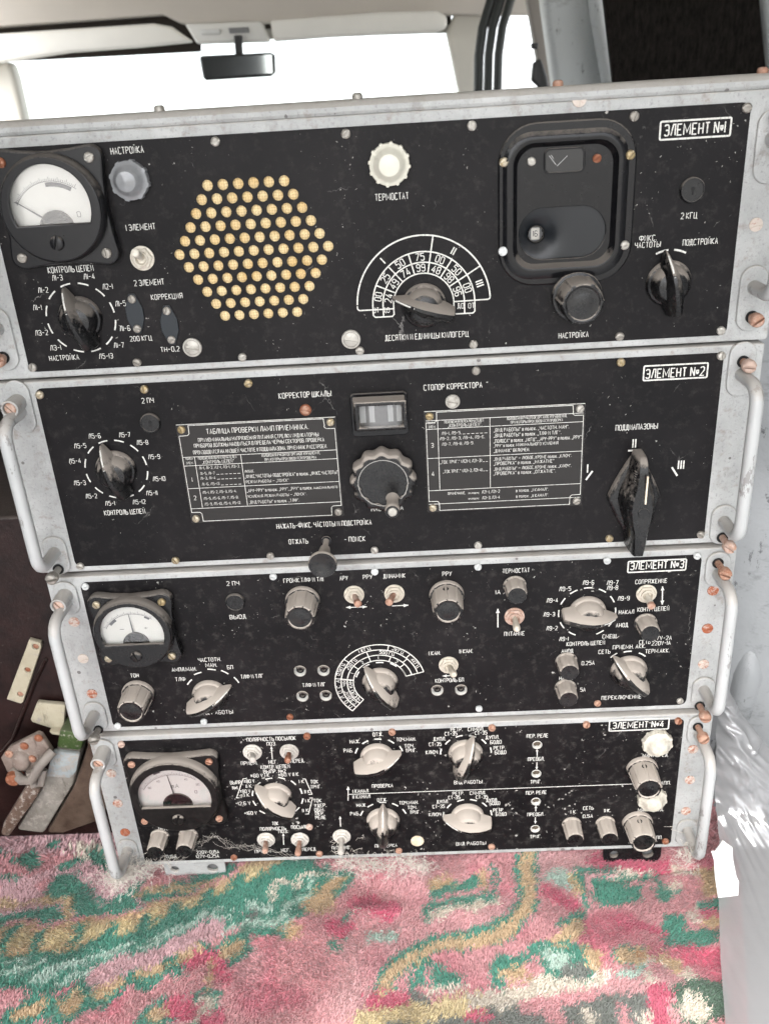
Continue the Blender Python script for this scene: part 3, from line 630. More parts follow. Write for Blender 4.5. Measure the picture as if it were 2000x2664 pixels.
# ================= unit 2
T2 = unit(1, 'second radio unit from the top with two engraved valve tables and a crank wheel')
zt, zb = TOPS[1], BOT[1]
wx0, wx1, wz1, wz0 = (-17.0, -170.2)[0], (19.9, -172.1)[0], (2.2, -156.9)[1], (1.3, -186.5)[1]
fp = T2.part('front_panel', plate('front_panel', rrect(-PW, PW, zb, zt, 5, 5), [], 0, 1.4, panel_mat(2, .75, .09), .3))
I = Ink()
I.text('2 ПЧ', (-151.7, -154.7), (-144.0, -154.9), 3.5)
for tx, a, b in (('Л5-6', (-191.0, -177.2), (-183.2, -177.1)), ('Л5-7', (-170.8, -177.4), (-163.4, -177.4)), ('Л5-5', (-202.0, -183.6), (-194.2, -183.5)), ('Л5-8', (-160.0, -183.5), (-152.6, -183.2)), ('Л5-4', (-207.7, -194.1), (-199.9, -194.0)), ('Л5-9', (-154.1, -193.8), (-146.4, -193.9)), ('Л5-3', (-207.8, -210.1), (-199.8, -210.0)),
  ('Л5-I0', (-153.8, -210.0), (-145.5, -209.8)), ('Л5-2', (-201.7, -220.2), (-194.1, -220.2)), ('Л5-II', (-160.1, -220.1), (-152.6, -220.0)), ('Л5-I', (-189.4, -226.2), (-183.0, -226.2)), ('Л5-I2', (-170.4, -226.3), (-161.8, -226.1))): I.text(tx, a, b, 3.3)
I.text('КОНТРОЛЬ ЦЕПЕЙ', (-191.4, -233.2), (-163.3, -233.4), 3.7)
kc = (-177.1, -201.6); I.ticks(kc, (-182.4, -181.4), 12, -30, 6.4, .9)
I.text('КОРРЕКТОР ШКАЛЫ', (-62.6, -156.1), (-28.9, -156.6), 3.8); I.text('СТОПОР КОРРЕКТОРА', (30.9, -155.7), (68.0, -156.1), 3.8)
I.text('НАЖАТЬ-ФИКС. ЧАСТОТЫ И ПОДСТРОЙКА', (-74.2, -249.5), (-8.9, -250.0), 3.8); I.text('ОТЖАТЬ', (-67.0, -262.0), (-53.9, -262.2), 3.8); I.text('- ПОИСК', (-28.2, -262.2), (-14.0, -262.4), 3.8); I.text('НАСТРОЙКА', (-8.2, -239.7), (13.4, -240.1), 3.6)
I.boxline((170.4, -149.4), (210.5, -149.1), (210.5, -158.5), (170.5, -158.9), 1.0); I.text('ЭЛЕМЕНТ №2', (171.9, -154.7), (208.5, -154.2), 6.0, bold=.135)
I.text('ПОДДИАПАЗОНЫ', (154.8, -189.8), (181.8, -189.9), 3.9)
for c, n in (((167.5, -201.3), 2), ((137.6, -217.6), 1), ((199.4, -218.2), 3)):
    for k in range(n): I.line([(c[0]+(k-(n-1)/2)*1.7, c[1]-3), (c[0]+(k-(n-1)/2)*1.7, c[1]+3)], .9)
for a, b in (((163.7, -206.3), (171.3, -206.2)), ((136.8, -225.9), (141.0, -219.6)), ((193.5, -219.7), (197.5, -226.1))): I.line([a, b], 1.2)
sub('lettering', I.mesh('lettering'), fp)
def table(T, tl, tr, br, bl, rules, verts, texts, label):
    x0 = (tl[0]+bl[0])/2; x1 = (tr[0]+br[0])/2; z1 = (tl[1]+tr[1])/2; z0 = (bl[1]+br[1])/2
    o = T.part('table_plate', plate('table_plate', rrect(x0, x1, z0, z1, .6, 2), [], -.7, .8, bakelite(.10, (.013, .011, .010), .35), .12), label=label)
    ik = Ink(-.76); n = 7; e = 1.2; X0, X1, Z0, Z1 = x0+e, x1-e, z0+e, z1-e
    fr = [(X0+n, Z1), (X1-n, Z1), (X1-n+.4, Z1-n+2.5)]+arc((X1-n/2, Z1-n/2), 4, 200, 250, 4)[1:-1]+[(X1-1.5, Z1-n), (X1, Z1-n), (X1, Z0+n), (X1-2.5, Z0+n)]+arc((X1-n/2, Z0+n/2), 4, 110, 160, 4)[1:-1]+[(X1-n, Z0+2), (X1-n, Z0), (X0+n, Z0), (X0+n, Z0+2)]+arc((X0+n/2, Z0+n/2), 4, 20, 70, 4)[1:-1]+[(X0+2, Z0+n), (X0, Z0+n), (X0, Z1-n), (X0+2, Z1-n)]+arc((X0+n/2, Z1-n/2), 4, 290, 340, 4)[1:-1]+[(X0+n, Z1-2), (X0+n, Z1)]
    ik.line(fr, .38)
    ik.line([(x0+.4, z1-.4), (x1-.4, z1-.4)], .4)
    for a, b in rules: z = (a[1]+b[1])/2; ik.line([(X0, z), (X1, z)], .36)
    for a, b in verts: x = (a[0]+b[0])/2; ik.line([(x, a[1]), (x, b[1])], .36)
    for it in texts:
        if it[0] == '_': 
            a, b = it[1], it[2]; m = max(2, int((b[0]-a[0])/2.6))
            for k in range(m): ik.line([(a[0]+(b[0]-a[0])*(k+.1)/m, (a[1]+b[1])/2-.7), (a[0]+(b[0]-a[0])*(k+.75)/m, (a[1]+b[1])/2-.7)], .32)
        else: ik.text(it[0], it[1], it[2], it[3], bold=.105)
    sub('lettering', ik.mesh('lettering'), o)
    for p in ((x0+3.6, z1-3.6), (x1-3.6, z1-3.6), (x1-3.6, z0+3.6), (x0+3.6, z0+3.6)): sub('screw', screw_mesh(2.6, 2.1, BRASS if random.random() < .7 else STEEL), o, (p[0], -.7, p[1]), random.uniform(0, 180))
table(T2, (-132.2, -172.2), (-27.0, -171.5), (-27.3, -243.2), (-132.5, -244.7), [((-130.2, -195.1), (-28.2, -195.2)), ((-130.3, -201.3), (-28.2, -201.4)), ((-131.2, -218.1), (-28.1, -217.7)), ((-130.7, -232.7), (-28.4, -233.2))],
 [((-123.0, -195.2), (-123.4, -232.4)), ((-91.9, -195.2), (-92.6, -232.6))],
 [('ТАБЛИЦА ПРОВЕРКИ ЛАМП ПРИЕМНИКА.', (-112.6, -177.2), (-45.7, -178.5), 3.6), ('ПРИ НОМИНАЛЬНЫХ НАПРЯЖЕНИЯХ ПИТАНИЯ СТРЕЛКИ ИНДИКАТОРНЫХ', (-118.9, -183.3), (-39.4, -183.8), 2.7), ('ПРИБОРОВ ДОЛЖНЫ НАХОДИТЬСЯ В ПРЕДЕЛАХ ЧЕРНЫХ СЕКТОРОВ. ПРОВЕРКА', (-122.2, -187.1), (-36.0, -187.7), 2.7), ('ПРОИЗВОДИТСЯ НА НИЗШЕЙ ЧАСТОТЕ II ПОДДИАПАЗОНА. ПРИЕМНИК РАССТРОЕН.', (-123.4, -191.8), (-34.6, -192.4), 2.7),
  ('№№', (-129.0, -196.3), (-124.6, -196.3), 1.8), ('ЭЛЕМ.', (-129.4, -199.2), (-124.5, -199.3), 1.7), ('ПОЛОЖЕНИЯ ПЕРЕКЛЮЧАТЕЛЕЙ', (-120.8, -196.2), (-95.3, -196.7), 1.8), ('„КОНТРОЛЬ ЦЕПЕЙ"', (-118.5, -199.1), (-97.3, -199.5), 2.3), ('ПОЛОЖЕНИЯ РУКОЯТОК ОРГАНОВ УПРАВЛЕНИЯ,', (-78.3, -196.3), (-39.7, -197.0), 1.9), ('ПРИ КОТОРЫХ ПРОИЗВОДИТСЯ ПРОВЕРКА.', (-76.6, -199.3), (-42.0, -199.9), 1.9),
  ('I', (-127.3, -211.4), (-126.9, -211.4), 3.2), ('ЛI-I, ЛI-2, Л2-I, Л3-I, Л3-2.', (-121.2, -202.9), (-93.8, -203.7), 2.0), ('ЛI-5, ЛI-7', (-121.1, -207.3), (-111.3, -207.5), 2.0), ('_', (-110.4, -207.6), (-93.5, -207.9)), ('ЛI-3, ЛI-4', (-121.3, -210.8), (-111.4, -210.9), 2.0), ('_', (-110.6, -211.1), (-93.6, -211.5)), ('ЛI-6, Л5-I3', (-121.0, -215.0), (-109.3, -215.3), 2.0), ('_', (-108.5, -215.5), (-93.7, -215.8)),
  ('ЛЮБОЕ.', (-91.0, -207.3), (-84.7, -207.4), 1.8), ('„ФИКС.ЧАСТОТЫ-ПОДСТРОЙКА" в полож. „ФИКС.ЧАСТОТЫ"', (-91.4, -210.8), (-28.8, -211.3), 2.5), ('РЕЖИМ РАБОТЫ — „ПОИСК"', (-91.0, -215.0), (-62.3, -215.2), 2.1), ('2', (-128.0, -224.9), (-126.5, -225.0), 3.2),
  ('Л5-I, Л5-2, Л5-3, Л5-4.', (-121.4, -221.0), (-98.5, -221.5), 2.0), ('Л5-5, Л5-6, Л5-7, Л5-8.', (-121.3, -225.6), (-97.8, -226.1), 2.0), ('Л5-9, Л5-I0, Л5-II, Л5-I2.', (-121.3, -229.7), (-96.5, -230.3), 2.0), ('„АРУ-РРУ" в полож. „РРУ", „РРУ" в полож. максимального', (-91.3, -221.4), (-30.1, -221.7), 2.3), ('УСИЛЕНИЯ. РЕЖИМ РАБОТЫ — „ПОИСК".', (-91.2, -225.7), (-51.4, -226.0), 2.0), ('„ВИД РАБОТЫ" в полож. „ТЛФ".', (-90.8, -230.0), (-56.8, -230.4), 2.3)], 'black engraved table plate headed ТАБЛИЦА ПРОВЕРКИ ЛАМП ПРИЕМНИКА')
table(T2, (30.1, -171.8), (134.4, -171.0), (134.6, -244.4), (30.2, -244.1), [((31.6, -178.0), (133.2, -178.3)), ((31.6, -184.1), (133.1, -184.0)), ((31.6, -204.8), (132.9, -204.3)), ((31.4, -228.1), (132.8, -228.0)), ((31.3, -238.1), (133.0, -238.1))],
 [((39.1, -178.2), (38.7, -227.9)), ((72.9, -178.2), (72.8, -227.7))],
 [('№№', (32.9, -179.7), (37.2, -179.8), 1.8), ('ЭЛЕМ.', (32.8, -182.4), (37.4, -182.4), 1.7), ('ПОЛОЖЕНИЯ ПЕРЕКЛЮЧАТЕЛЕЙ', (43.4, -179.6), (68.7, -179.7), 1.8), ('„КОНТРОЛЬ ЦЕПЕЙ".', (45.6, -182.1), (67.5, -182.3), 2.3), ('ПОЛОЖЕНИЯ РУКОЯТОК ОРГАНОВ УПРАВЛЕНИЯ,', (84.0, -179.3), (122.5, -179.7), 1.9), ('ПРИ КОТОРЫХ ПРОИЗВОДИТСЯ ПРОВЕРКА', (86.4, -182.0), (120.0, -182.2), 1.9),
  ('3', (34.2, -195.3), (35.6, -195.4), 3.2), ('4', (33.9, -215.7), (35.4, -215.8), 3.2), ('Л9-I, Л9-5,', (41.3, -187.3), (54.0, -187.5), 2.1), ('_', (54.7, -187.6), (71.7, -187.9)), ('Л9-2, Л9-3, Л9-4, Л9-6,', (40.0, -190.8), (69.2, -191.3), 2.1), ('Л9-7, Л9-8, Л9-9.', (41.3, -194.9), (62.0, -195.0), 2.1),
  ('„ВИД РАБОТЫ" в полож. „ЧАСТОТН. МАН".', (75.4, -186.8), (124.1, -187.2), 2.5), ('„ВИД РАБОТЫ" в полож. „ТЛФ И ТЛГ".', (75.4, -190.6), (119.1, -190.8), 2.5), ('„ПОЛОСА" в полож. „I КГЦ", „АРУ-РРУ" в полож. „РРУ".', (75.3, -194.5), (132.8, -194.8), 2.5), ('„РРУ" в полож. МИНИМАЛЬНОГО УСИЛЕНИЯ', (75.3, -197.8), (117.4, -198.1), 2.1), ('„ДИНАМИК" ВКЛЮЧЕН.', (75.3, -201.4), (98.6, -201.7), 2.4),
  ('„ТОК ТРИГ." (Л2I-I, Л2I-3)', (39.7, -207.6), (67.2, -207.8), 2.3), ('_', (67.7, -208.1), (71.8, -208.0)), ('„ТОК ТРИГ." (Л2I-2, Л2I-4)', (41.4, -214.4), (67.6, -214.6), 2.3), ('_', (67.9, -214.7), (71.7, -214.7)), ('„ВИД РАБОТЫ" — ЛЮБОЕ, КРОМЕ полож. „КЛЮЧ".', (75.3, -207.4), (126.4, -207.3), 2.2), ('„ПРОВЕРКА" в полож. „НАЖАТИЕ"', (75.3, -210.5), (115.0, -210.7), 2.4), ('„ВИД РАБОТЫ" — ЛЮБОЕ, КРОМЕ полож. „КЛЮЧ".', (75.3, -214.4), (126.4, -214.6), 2.2), ('„ПРОВЕРКА" в полож. „ОТЖАТИЕ".', (75.2, -217.5), (116.1, -218.0), 2.4),
  ('ПРИМЕЧАНИЕ,', (44.3, -230.7), (55.9, -230.9), 2.0), ('ПРИ ПРОВЕРКЕ', (58.0, -231.3), (65.3, -231.4), 1.2), ('Л2I-I, Л2I-2', (67.2, -230.8), (79.1, -230.8), 2.2), ('в полож. „I КАНАЛ".', (90.1, -230.9), (111.8, -231.1), 2.2), ('ПРИ ПРОВЕРКЕ', (58.0, -235.5), (65.2, -235.5), 1.2), ('Л2I-3, Л2I-4', (67.4, -235.1), (79.1, -235.2), 2.2), ('в полож. „II КАНАЛ".', (90.2, -235.1), (111.9, -235.4), 2.2)], 'black engraved table plate under СТОПОР КОРРЕКТОРА')
pointer(T2, kc, (-182.4, -181.4), BK2)
keyjack(T2, (-148.4, -169.8), 6.6)
screws(T2, [(-216.8, -147.1), (-148.5, -147.0), (-81.2, -146.7), (-148.2, -272.3), (155.5, -145.8), (154.6, -270.7)], 2.7, 2.3, BRASS); screws(T2, [(-216.3, -273.4), (-81.1, -272.2), (-8.0, -271.4), (64.3, -146.3), (64.1, -271.3), (218.0, -145.0), (217.1, -271.0)], 2.7, 2.3, STEEL)
disc_screw(T2, (-46.2, -166.4), 2.9, RUST); disc_screw(T2, (49.0, -165.9), 3.6, STEEL)
# scale window with hood
ww, hh = wx1-wx0, wz1-wz0
wn = T2.part('scale_window', plate('scale_window', rrect(wx0, wx1, wz0, wz1, 3, 5), [], -2.2, 2.3, BK2B, .6))
g0 = (-11.6, -162.2); g1 = (16.7, -177.2); gx0, gx1, gz1, gz0 = g0[0], g1[0], g0[1], g1[1]
prof = [(-1, wz1-1.5), (-5, wz1-2.2), (-11, gz1+4), (-14, gz1+1.2), (-14, gz1), (-12, gz1-.5)]
hd = MB(); hx0, hx1 = wx0+1.5, wx1-1.5
hd.rings([[(hx0, -1, wz1-2), (hx1, -1, wz1-2), (hx1, -1, gz0-3), (hx0, -1, gz0-3)], [(hx0+.5, -7, wz1-3.5), (hx1-.5, -7, wz1-3.5), (hx1-.5, -8, gz0-3), (hx0+.5, -8, gz0-3)], [(gx0-2.5, -13, gz1+3.0), (gx1+2.5, -13, gz1+3.0), (gx1+2.5, -11.5, gz0-2), (gx0-2.5, -11.5, gz0-2)], [(gx0, -13.4, gz1), (gx1, -13.4, gz1), (gx1, -11.8, gz0), (gx0, -11.8, gz0)], [(gx0+.3, -8, gz1), (gx1-.3, -8, gz1), (gx1-.3, -8, gz0), (gx0+.3, -8, gz0)]], True, False)
sub('hood', hd.mesh('hood', bakelite(.8), .6, .9), wn)
dk = MB().box(gx0, gx1, -7.9, -7.4, gz0, gz1); dk.cur = 1
for a, b in ((.02, .16), (.24, .36), (.66, .78), (.86, .97)): dk.box(gx0+(gx1-gx0)*a, gx0+(gx1-gx0)*b, -8.1, -7.95, gz0+2.5, gz1-1.2)
sub('scale_strip', dk.mesh('scale_strip', [plain('dark scale', (.06, .055, .05), .4, 0, .5, 200), plain('pale scale marks', (.30, .30, .29), .5)], 0), wn)
ln = MB(); ln.rings([[(gx0+(gx1-gx0)*t, -9.6-3.4*math.sin(math.pi*t)**.7, z) for t in np.linspace(0, 1, 17)] for z in (gz0, (gz0*.7+gz1*.3), (gz0*.3+gz1*.7), gz1)], False, False, False)
sub('lens', ln.mesh('lens', glass_mat('magnifier lens', (.9, .9, .9), .12, .05), 1.5), wn)
# crank wheel
wc = (1.4, -214.7)
sc = lambda a, h: 1+(.045*math.cos(12*a) if 2.2 < h < 19 else 0)
wm = MB().lathe([(15, 0), (15, 2), (20.6, 2.6), (21.2, 5), (21.2, 11), (20.3, 13.6), (18.6, 14.6), (17.4, 14.8), (16.4, 14.6), (16.0, 13.8), (15.6, 13.9), (14.6, 14.0), (.01, 13.2)], 144, fn=sc, cap1=False)
wh = T2.part('crank_wheel', wm.mesh('crank_wheel', bakelite(.72), .6), (wc[0], -.1, wc[1]))
hc = (7.0, -226.6); dx, dz = hc[0]-wc[0], hc[1]-wc[1]
ng = Ink(-15.0); a0 = math.degrees(math.atan2(dz, dx)); ng.line(arc((0, 0), 16.2, a0+18, a0+342, 60), .5)
sub('groove_ring', ng.mb.mesh('groove_ring', plain('worn groove', (.30, .29, .27), .5), 0), wh)
sub('crank_grip', MB().lathe([(4.6, 12), (4.6, 15), (4.0, 16), (3.9, 26), (4.9, 30), (4.9, 33), (4.3, 34.2), (3.4, 34.3)], 28).mesh('crank_grip', bakelite(.9), .6), wh, (dx, 0, dz))
sub('screw', screw_mesh(3.0, 1.2, STEEL), wh, (dx, -34.3, dz), 80)
# push-pull knob
pc_ = (-41.0, -262.3)
pm = T2.part('push_knob', MB().lathe([(3.4, 0), (3.4, .6), (2.0, .8), (2.0, 12), (3.4, 12.5), (3.8, 15), (4.4, 22), (8.0, 31), (9.4, 33), (9.6, 35), (9.1, 36.2), (8.2, 36.2), (6, 35.4), (.01, 34.8)], 40, cap1=False).mesh('push_knob', bakelite(.95), .6), (pc_[0], -.1, pc_[1]))
# large range bar knob
bc = (168.8, -238.6); 
def barknob():
    base = []; H1 = 33; Wd = 17.5
    for a in np.linspace(0, 360, 49)[:-1]:
        c_, s_ = math.cos(R(a)), math.sin(R(a)); rr = 1/((abs(c_)/Wd)**1.15+(abs(s_)/H1)**1.15)**(1/1.15); base.append((rr*c_, rr*s_))
    mb = MB(); mb.rings([[(x*k, -h, z*k) for x, z in base] for k, h in ((1, 0), (1, 3.0), (.97, 4.6), (.90, 5.4))])
    sec = [(-35, 4.2, 3.2, 22), (-34, 5.0, 3.6, 24.5), (-27, 5.2, 4.2, 26), (-17, 6.6, 5.0, 26.5), (-8, 9.6, 7.4, 26), (0, 11.5, 8.8, 25.5), (7, 10.6, 7.6, 25), (15, 7.4, 5.0, 24.5), (24, 5.0, 3.6, 23.5), (31, 4.0, 3.2, 22), (34, 3.2, 2.6, 20), (35, 2.2, 1.6, 18)]
    mb.rings([[(-wb, -4, z), (-wb*.93, -h*.6, z), (-wr, -h+2, z), (-wr*.75, -h, z), (wr*.75, -h, z), (wr, -h+2, z), (wb*.93, -h*.6, z), (wb, -4, z)] for z, wb, wr, h in sec])
    return mb.mesh('range_knob', bakelite(.55), .6)
kb = T2.part('range_knob', barknob(), (bc[0], -.1, bc[1]), 0)
sub('knob_line', MB().box(1.2, 2.2, -25.35, -24, 6, 26).mesh('knob_line', plain('worn cream line', (.72, .62, .48), .6, 0, .3, 400), 0), kb, euler=(R(3.2), 0, 0))
sub('set_screw', MB().lathe([(3.8, 25.6), (3.6, 25.9), (3.0, 25.8), (2.9, 24.5), (.01, 24.4)], 24, cap1=False).mesh('set_screw', [bakelite(.2)], .6), kb, (1, 0, -2))
gr = MB()
for k in range(11): gr.box(-5.0, -3.6, -21.5, -18, 9+k*1.6, 9.6+k*1.6)
sub('grip_ribs', gr.mesh('grip_ribs', bakelite(.55), 0), kb)

# ================= unit 3
T3 = unit(2, 'third radio unit from the top with small plus-minus meter and ЭЛЕМЕНТ №3 plate')
zt, zb = TOPS[2], BOT[2]
jk = [(-70.0, -370.9), (-52.3, -371.3), (-70.4, -394.1), (-52.6, -394.3), (31.9, -393.6), (49.8, -394.0)]
fp = T3.part('front_panel', plate('front_panel', rrect(-PW, PW, zb, zt, 5, 5), [circ(p, 4.4, 20) for p in jk], 0, 1.4, panel_mat(3, 1.2, .15), .3))
I = Ink()
L3 = (('2 ПЧ', (-114.9, -293.2), (-106.0, -293.2)), ('ВЫХОД', (-116.3, -321.0), (-104.7, -321.3)), ('ЧАСТОТН.', (-144.7, -357.2), (-128.0, -357.4)), ('МАН.', (-139.9, -362.2), (-131.7, -362.2)), ('АМПЛ.МАН.', (-165.8, -364.9), (-147.6, -365.1)), ('БП', (-124.0, -364.9), (-119.9, -364.9)), ('ТЛФ', (-164.6, -373.8), (-157.2, -373.9)), ('ТЛФ И ТЛГ', (-115.0, -373.8), (-98.2, -374.0)), ('ТОН', (-197.9, -368.6), (-191.9, -368.7)), ('ВИД РАБОТЫ', (-151.0, -405.9), (-125.3, -406.1)),
 ('ГРОМК.ТЛФ И ТЛГ', (-74.0, -292.8), (-44.5, -293.1)), ('АРУ', (-34.0, -292.9), (-28.4, -293.0)), ('РРУ', (-17.4, -292.8), (-11.0, -292.9)), ('ДИНАМИК', (-2.9, -292.9), (12.4, -293.1)), ('РРУ', (38.8, -293.2), (45.2, -293.3)), ('ТЛФ И ТЛГ', (-69.4, -383.9), (-52.1, -384.1)), ('I КАН.', (26.9, -359.9), (35.2, -360.0)), ('II КАН.', (49.4, -359.3), (58.9, -359.4)), ('КОНТРОЛЬ БП', (30.8, -384.7), (51.9, -384.9)),
 ('ТЕРМОСТАТ', (81.2, -293.0), (100.0, -293.2)), ('IА', (76.3, -310.1), (79.4, -310.1)), ('ПИТАНИЕ', (82.4, -345.6), (97.0, -345.9)), ('СОПРЯЖЕНИЕ', (175.0, -306.5), (197.0, -306.9)), ('КОНТР. ЦЕПЕЙ', (178.0, -329.7), (200.3, -330.0)), ('Л9-7', (154.9, -306.4), (162.8, -306.5)), ('Л9-8', (155.1, -310.6), (162.7, -310.7)), ('Л9-6', (137.9, -305.4), (145.6, -305.5)), ('Л9-5', (121.4, -309.8), (129.5, -309.8)), ('Л9-4', (112.7, -318.9), (120.5, -318.8)), ('Л9-3', (110.7, -330.6), (118.6, -330.5)), ('Л9-2', (113.0, -342.5), (120.8, -342.5)), ('Л9-I', (122.6, -352.3), (129.0, -352.2)), ('Л9-9', (163.3, -319.7), (171.4, -319.8)),
 ('НАКАЛ', (164.7, -331.3), (175.3, -331.4)), ('АНОД', (163.2, -342.4), (171.7, -342.4)), ('СМЕЩ.', (154.0, -351.5), (164.7, -351.6)), ('КОНТРОЛЬ ЦЕПЕЙ', (128.1, -356.7), (155.7, -357.0)), ('АНОД', (124.5, -362.9), (132.9, -363.0)), ('0.25А', (139.7, -374.3), (148.9, -374.5)), ('НАКАЛ', (123.6, -387.2), (133.3, -387.3)), ('5А', (139.6, -398.4), (143.3, -398.5)), ('СЕТЬ', (181.0, -357.9), (189.0, -357.8)), ('I27V-2А', (190.3, -355.0), (204.1, -355.1)), ('220V-IА', (190.2, -359.4), (203.6, -359.4)), ('ПРИЕМН. АКК.', (162.0, -361.3), (185.7, -361.6)), ('СЕТЬ', (151.7, -364.9), (160.2, -365.0)), ('ТЕРМ.АКК.', (186.0, -366.0), (203.4, -366.3)), ('ПЕРЕКЛЮЧЕНИЕ', (155.9, -406.8), (185.6, -407.2)))
for tx, a, b in L3: I.text(tx, a, b, 3.5, bold=.125)
I.boxline((169.0, -289.9), (209.3, -289.9), (209.3, -299.0), (169.0, -298.4), 1.0); I.text('ЭЛЕМЕНТ №3', (170.7, -293.6), (207.6, -293.9), 6.0, bold=.135)
hcN = (-140.3, -389.2); I.tick_at(hcN, ((-154.4, -376.6), (-147.0, -369.1), (-136.0, -366.1), (-126.4, -369.0), (-118.5, -376.5)), 6.2, 1.0)
kj = (141.8, -330.2); I.ticks(kj, (131.6, -312.5), 12, -30, 6.0, .95, (7,))
ks = (174.6, -382.9); I.tick_at(ks, ((162.9, -368.4), (172.9, -365.5), (183.9, -368.7)), 6, 1.0)
I.arrow((-23.5, -317.4), (-31.3, -317.2), .7, 3.2); I.arrow((-24.8, -317.3), (-16.3, -317.4), .7, 3.2); I.arrow((1.8, -317.7), (13.5, -317.6), .7, 3.4); I.arrow((77.7, -339.8), (77.7, -324.0), .8, 3.4); I.arrow((195.2, -326.3), (194.3, -311.3), .8, 3.2, True); I.arrow((41.9, -380.7), (36.3, -380.7), .7, 3)
I0 = I; I = Ink()
fc = (-10.7, -384.4); F4 = (34.0, 29.4, 24.8, 20.2)
for r in F4: I.line(arc(fc, r, 14, 228, 50), .75)
for a in (228, 171, 14): I.line(ray_(fc, a, F4[3], F4[0]), .75)
for a in (139, 76, 46): I.line(ray_(fc, a, F4[1], F4[0]), .7)
for a in (107, 44): I.line(ray_(fc, a, F4[2], F4[1]), .7)
for a in (140, 107, 68, 40): I.line(ray_(fc, a, F4[3], F4[2]), .7)
def on(tx, r, a, h, w, up=True): I.textc(tx, (fc[0]+r*math.cos(R(a)), fc[1]+r*math.sin(R(a))), h, w, a-90, .15)
on('0,5КГЦ', 31.7, 155, 2.7, 11.5); on('I КГЦ', 31.7, 108, 2.7, 9); on('2КГЦ', 31.7, 62, 2.7, 9); on('4КГЦ', 31.7, 31, 2.7, 9)
on('250 ГЦ', 27.1, 139, 2.7, 11); on('500 ГЦ', 27.1, 76, 2.7, 11); on('I', 22.5, 155, 2.6, 1); on('2', 22.5, 123, 2.6, 1.4); on('I', 22.5, 90, 2.6, 1); on('2', 22.5, 54, 2.6, 1.4)
for tx, r, st in (('ПОЛОСА', 31.7, 7.0), ('СДВИГ ЧМ', 27.1, 6.3), ('ЧИСЛО КАН', 22.5, 6.1)):
    n = len(tx)
    for k, ch in enumerate(tx):
        if ch != ' ': on(ch, r, 221-k*(46/(n-1)), 2.7, 2.0)
sub('bandwidth_scale', I.mesh('bandwidth_scale'), fp); I = I0
I.tick_at(fc, ((-27.3, -376.0), (-20.2, -368.6), (-10.0, -366.1), (0.2, -368.7), (7.7, -376.1)), 5.6, 1.0)
sub('lettering', I.mesh('lettering'), fp)
winS = arc((0, 1.0), 22.8, -22, 202, 40)
meter(T3, (-184.6, -324.3), 30.5, 30.0, 29, (BRASS,)*4, bakelite(.35, (.007, .0063, .0063), .35, .2), DIAL, 93, winS, 3)
keyjack(T3, (-110.6, -308.2), 7.0)
fluted(T3, (-194.7, -385.8), 12.6, 22, BK3, 8); fluted(T3, (-62.0, -310.4), 12.6, 23, BK3, 10); fluted(T3, (41.2, -310.9), 12.6, 22, BK3, 10, hole=True)
for p in ((89.7, -305.5), (184.3, -341.5), (128.2, -372.4), (128.2, -396.4)): fusecap(T3, p, 7.4, 14, BK3)
toggle(T3, (-24.8, -306.6), (-21.2, -305.5), OLDW, PINK, RUST, 7.4, 16); toggle(T3, (4.0, -307.2), (0.1, -305.3), OLDW, PINK, RUST, 7.4, 16); toggle(T3, (41.0, -370.7), (44.2, -368.7), OLDW, OLDW, None, 7.4, 16)
toggle(T3, (89.6, -330.8), (89.5, -332.0), PINK, OLDW, None, 7.4, 16); toggle(T3, (183.2, -316.4), (183.1, -318.2), OLDW, OLDW, PINK, 7.4, 16)
pointer(T3, hcN, (-118.5, -376.5), BK3); pointer(T3, fc, (-20.2, -368.6), BK3); pointer(T3, kj, (162.3, -331.3), BK3); pointer(T3, ks, (162.9, -368.4), BK3)
JW = plain('white socket rim', (.66, .65, .61), .4)
for p in jk: jack(T3, p, 4.9, JW)
screws(T3, [(-216.1, -290.1), (-216.2, -414.7), (-148.7, -414.0), (-81.0, -288.9), (-8.9, -288.6), (63.8, -288.5), (63.1, -411.9), (154.0, -288.2), (216.3, -287.6)], 2.6, 2.2, WHITEP); screws(T3, [(-81.8, -412.7), (152.9, -411.4)], 2.6, 2.2, RUST); screws(T3, [(215.0, -412.3)], 2.6, 2.0, STEEL)

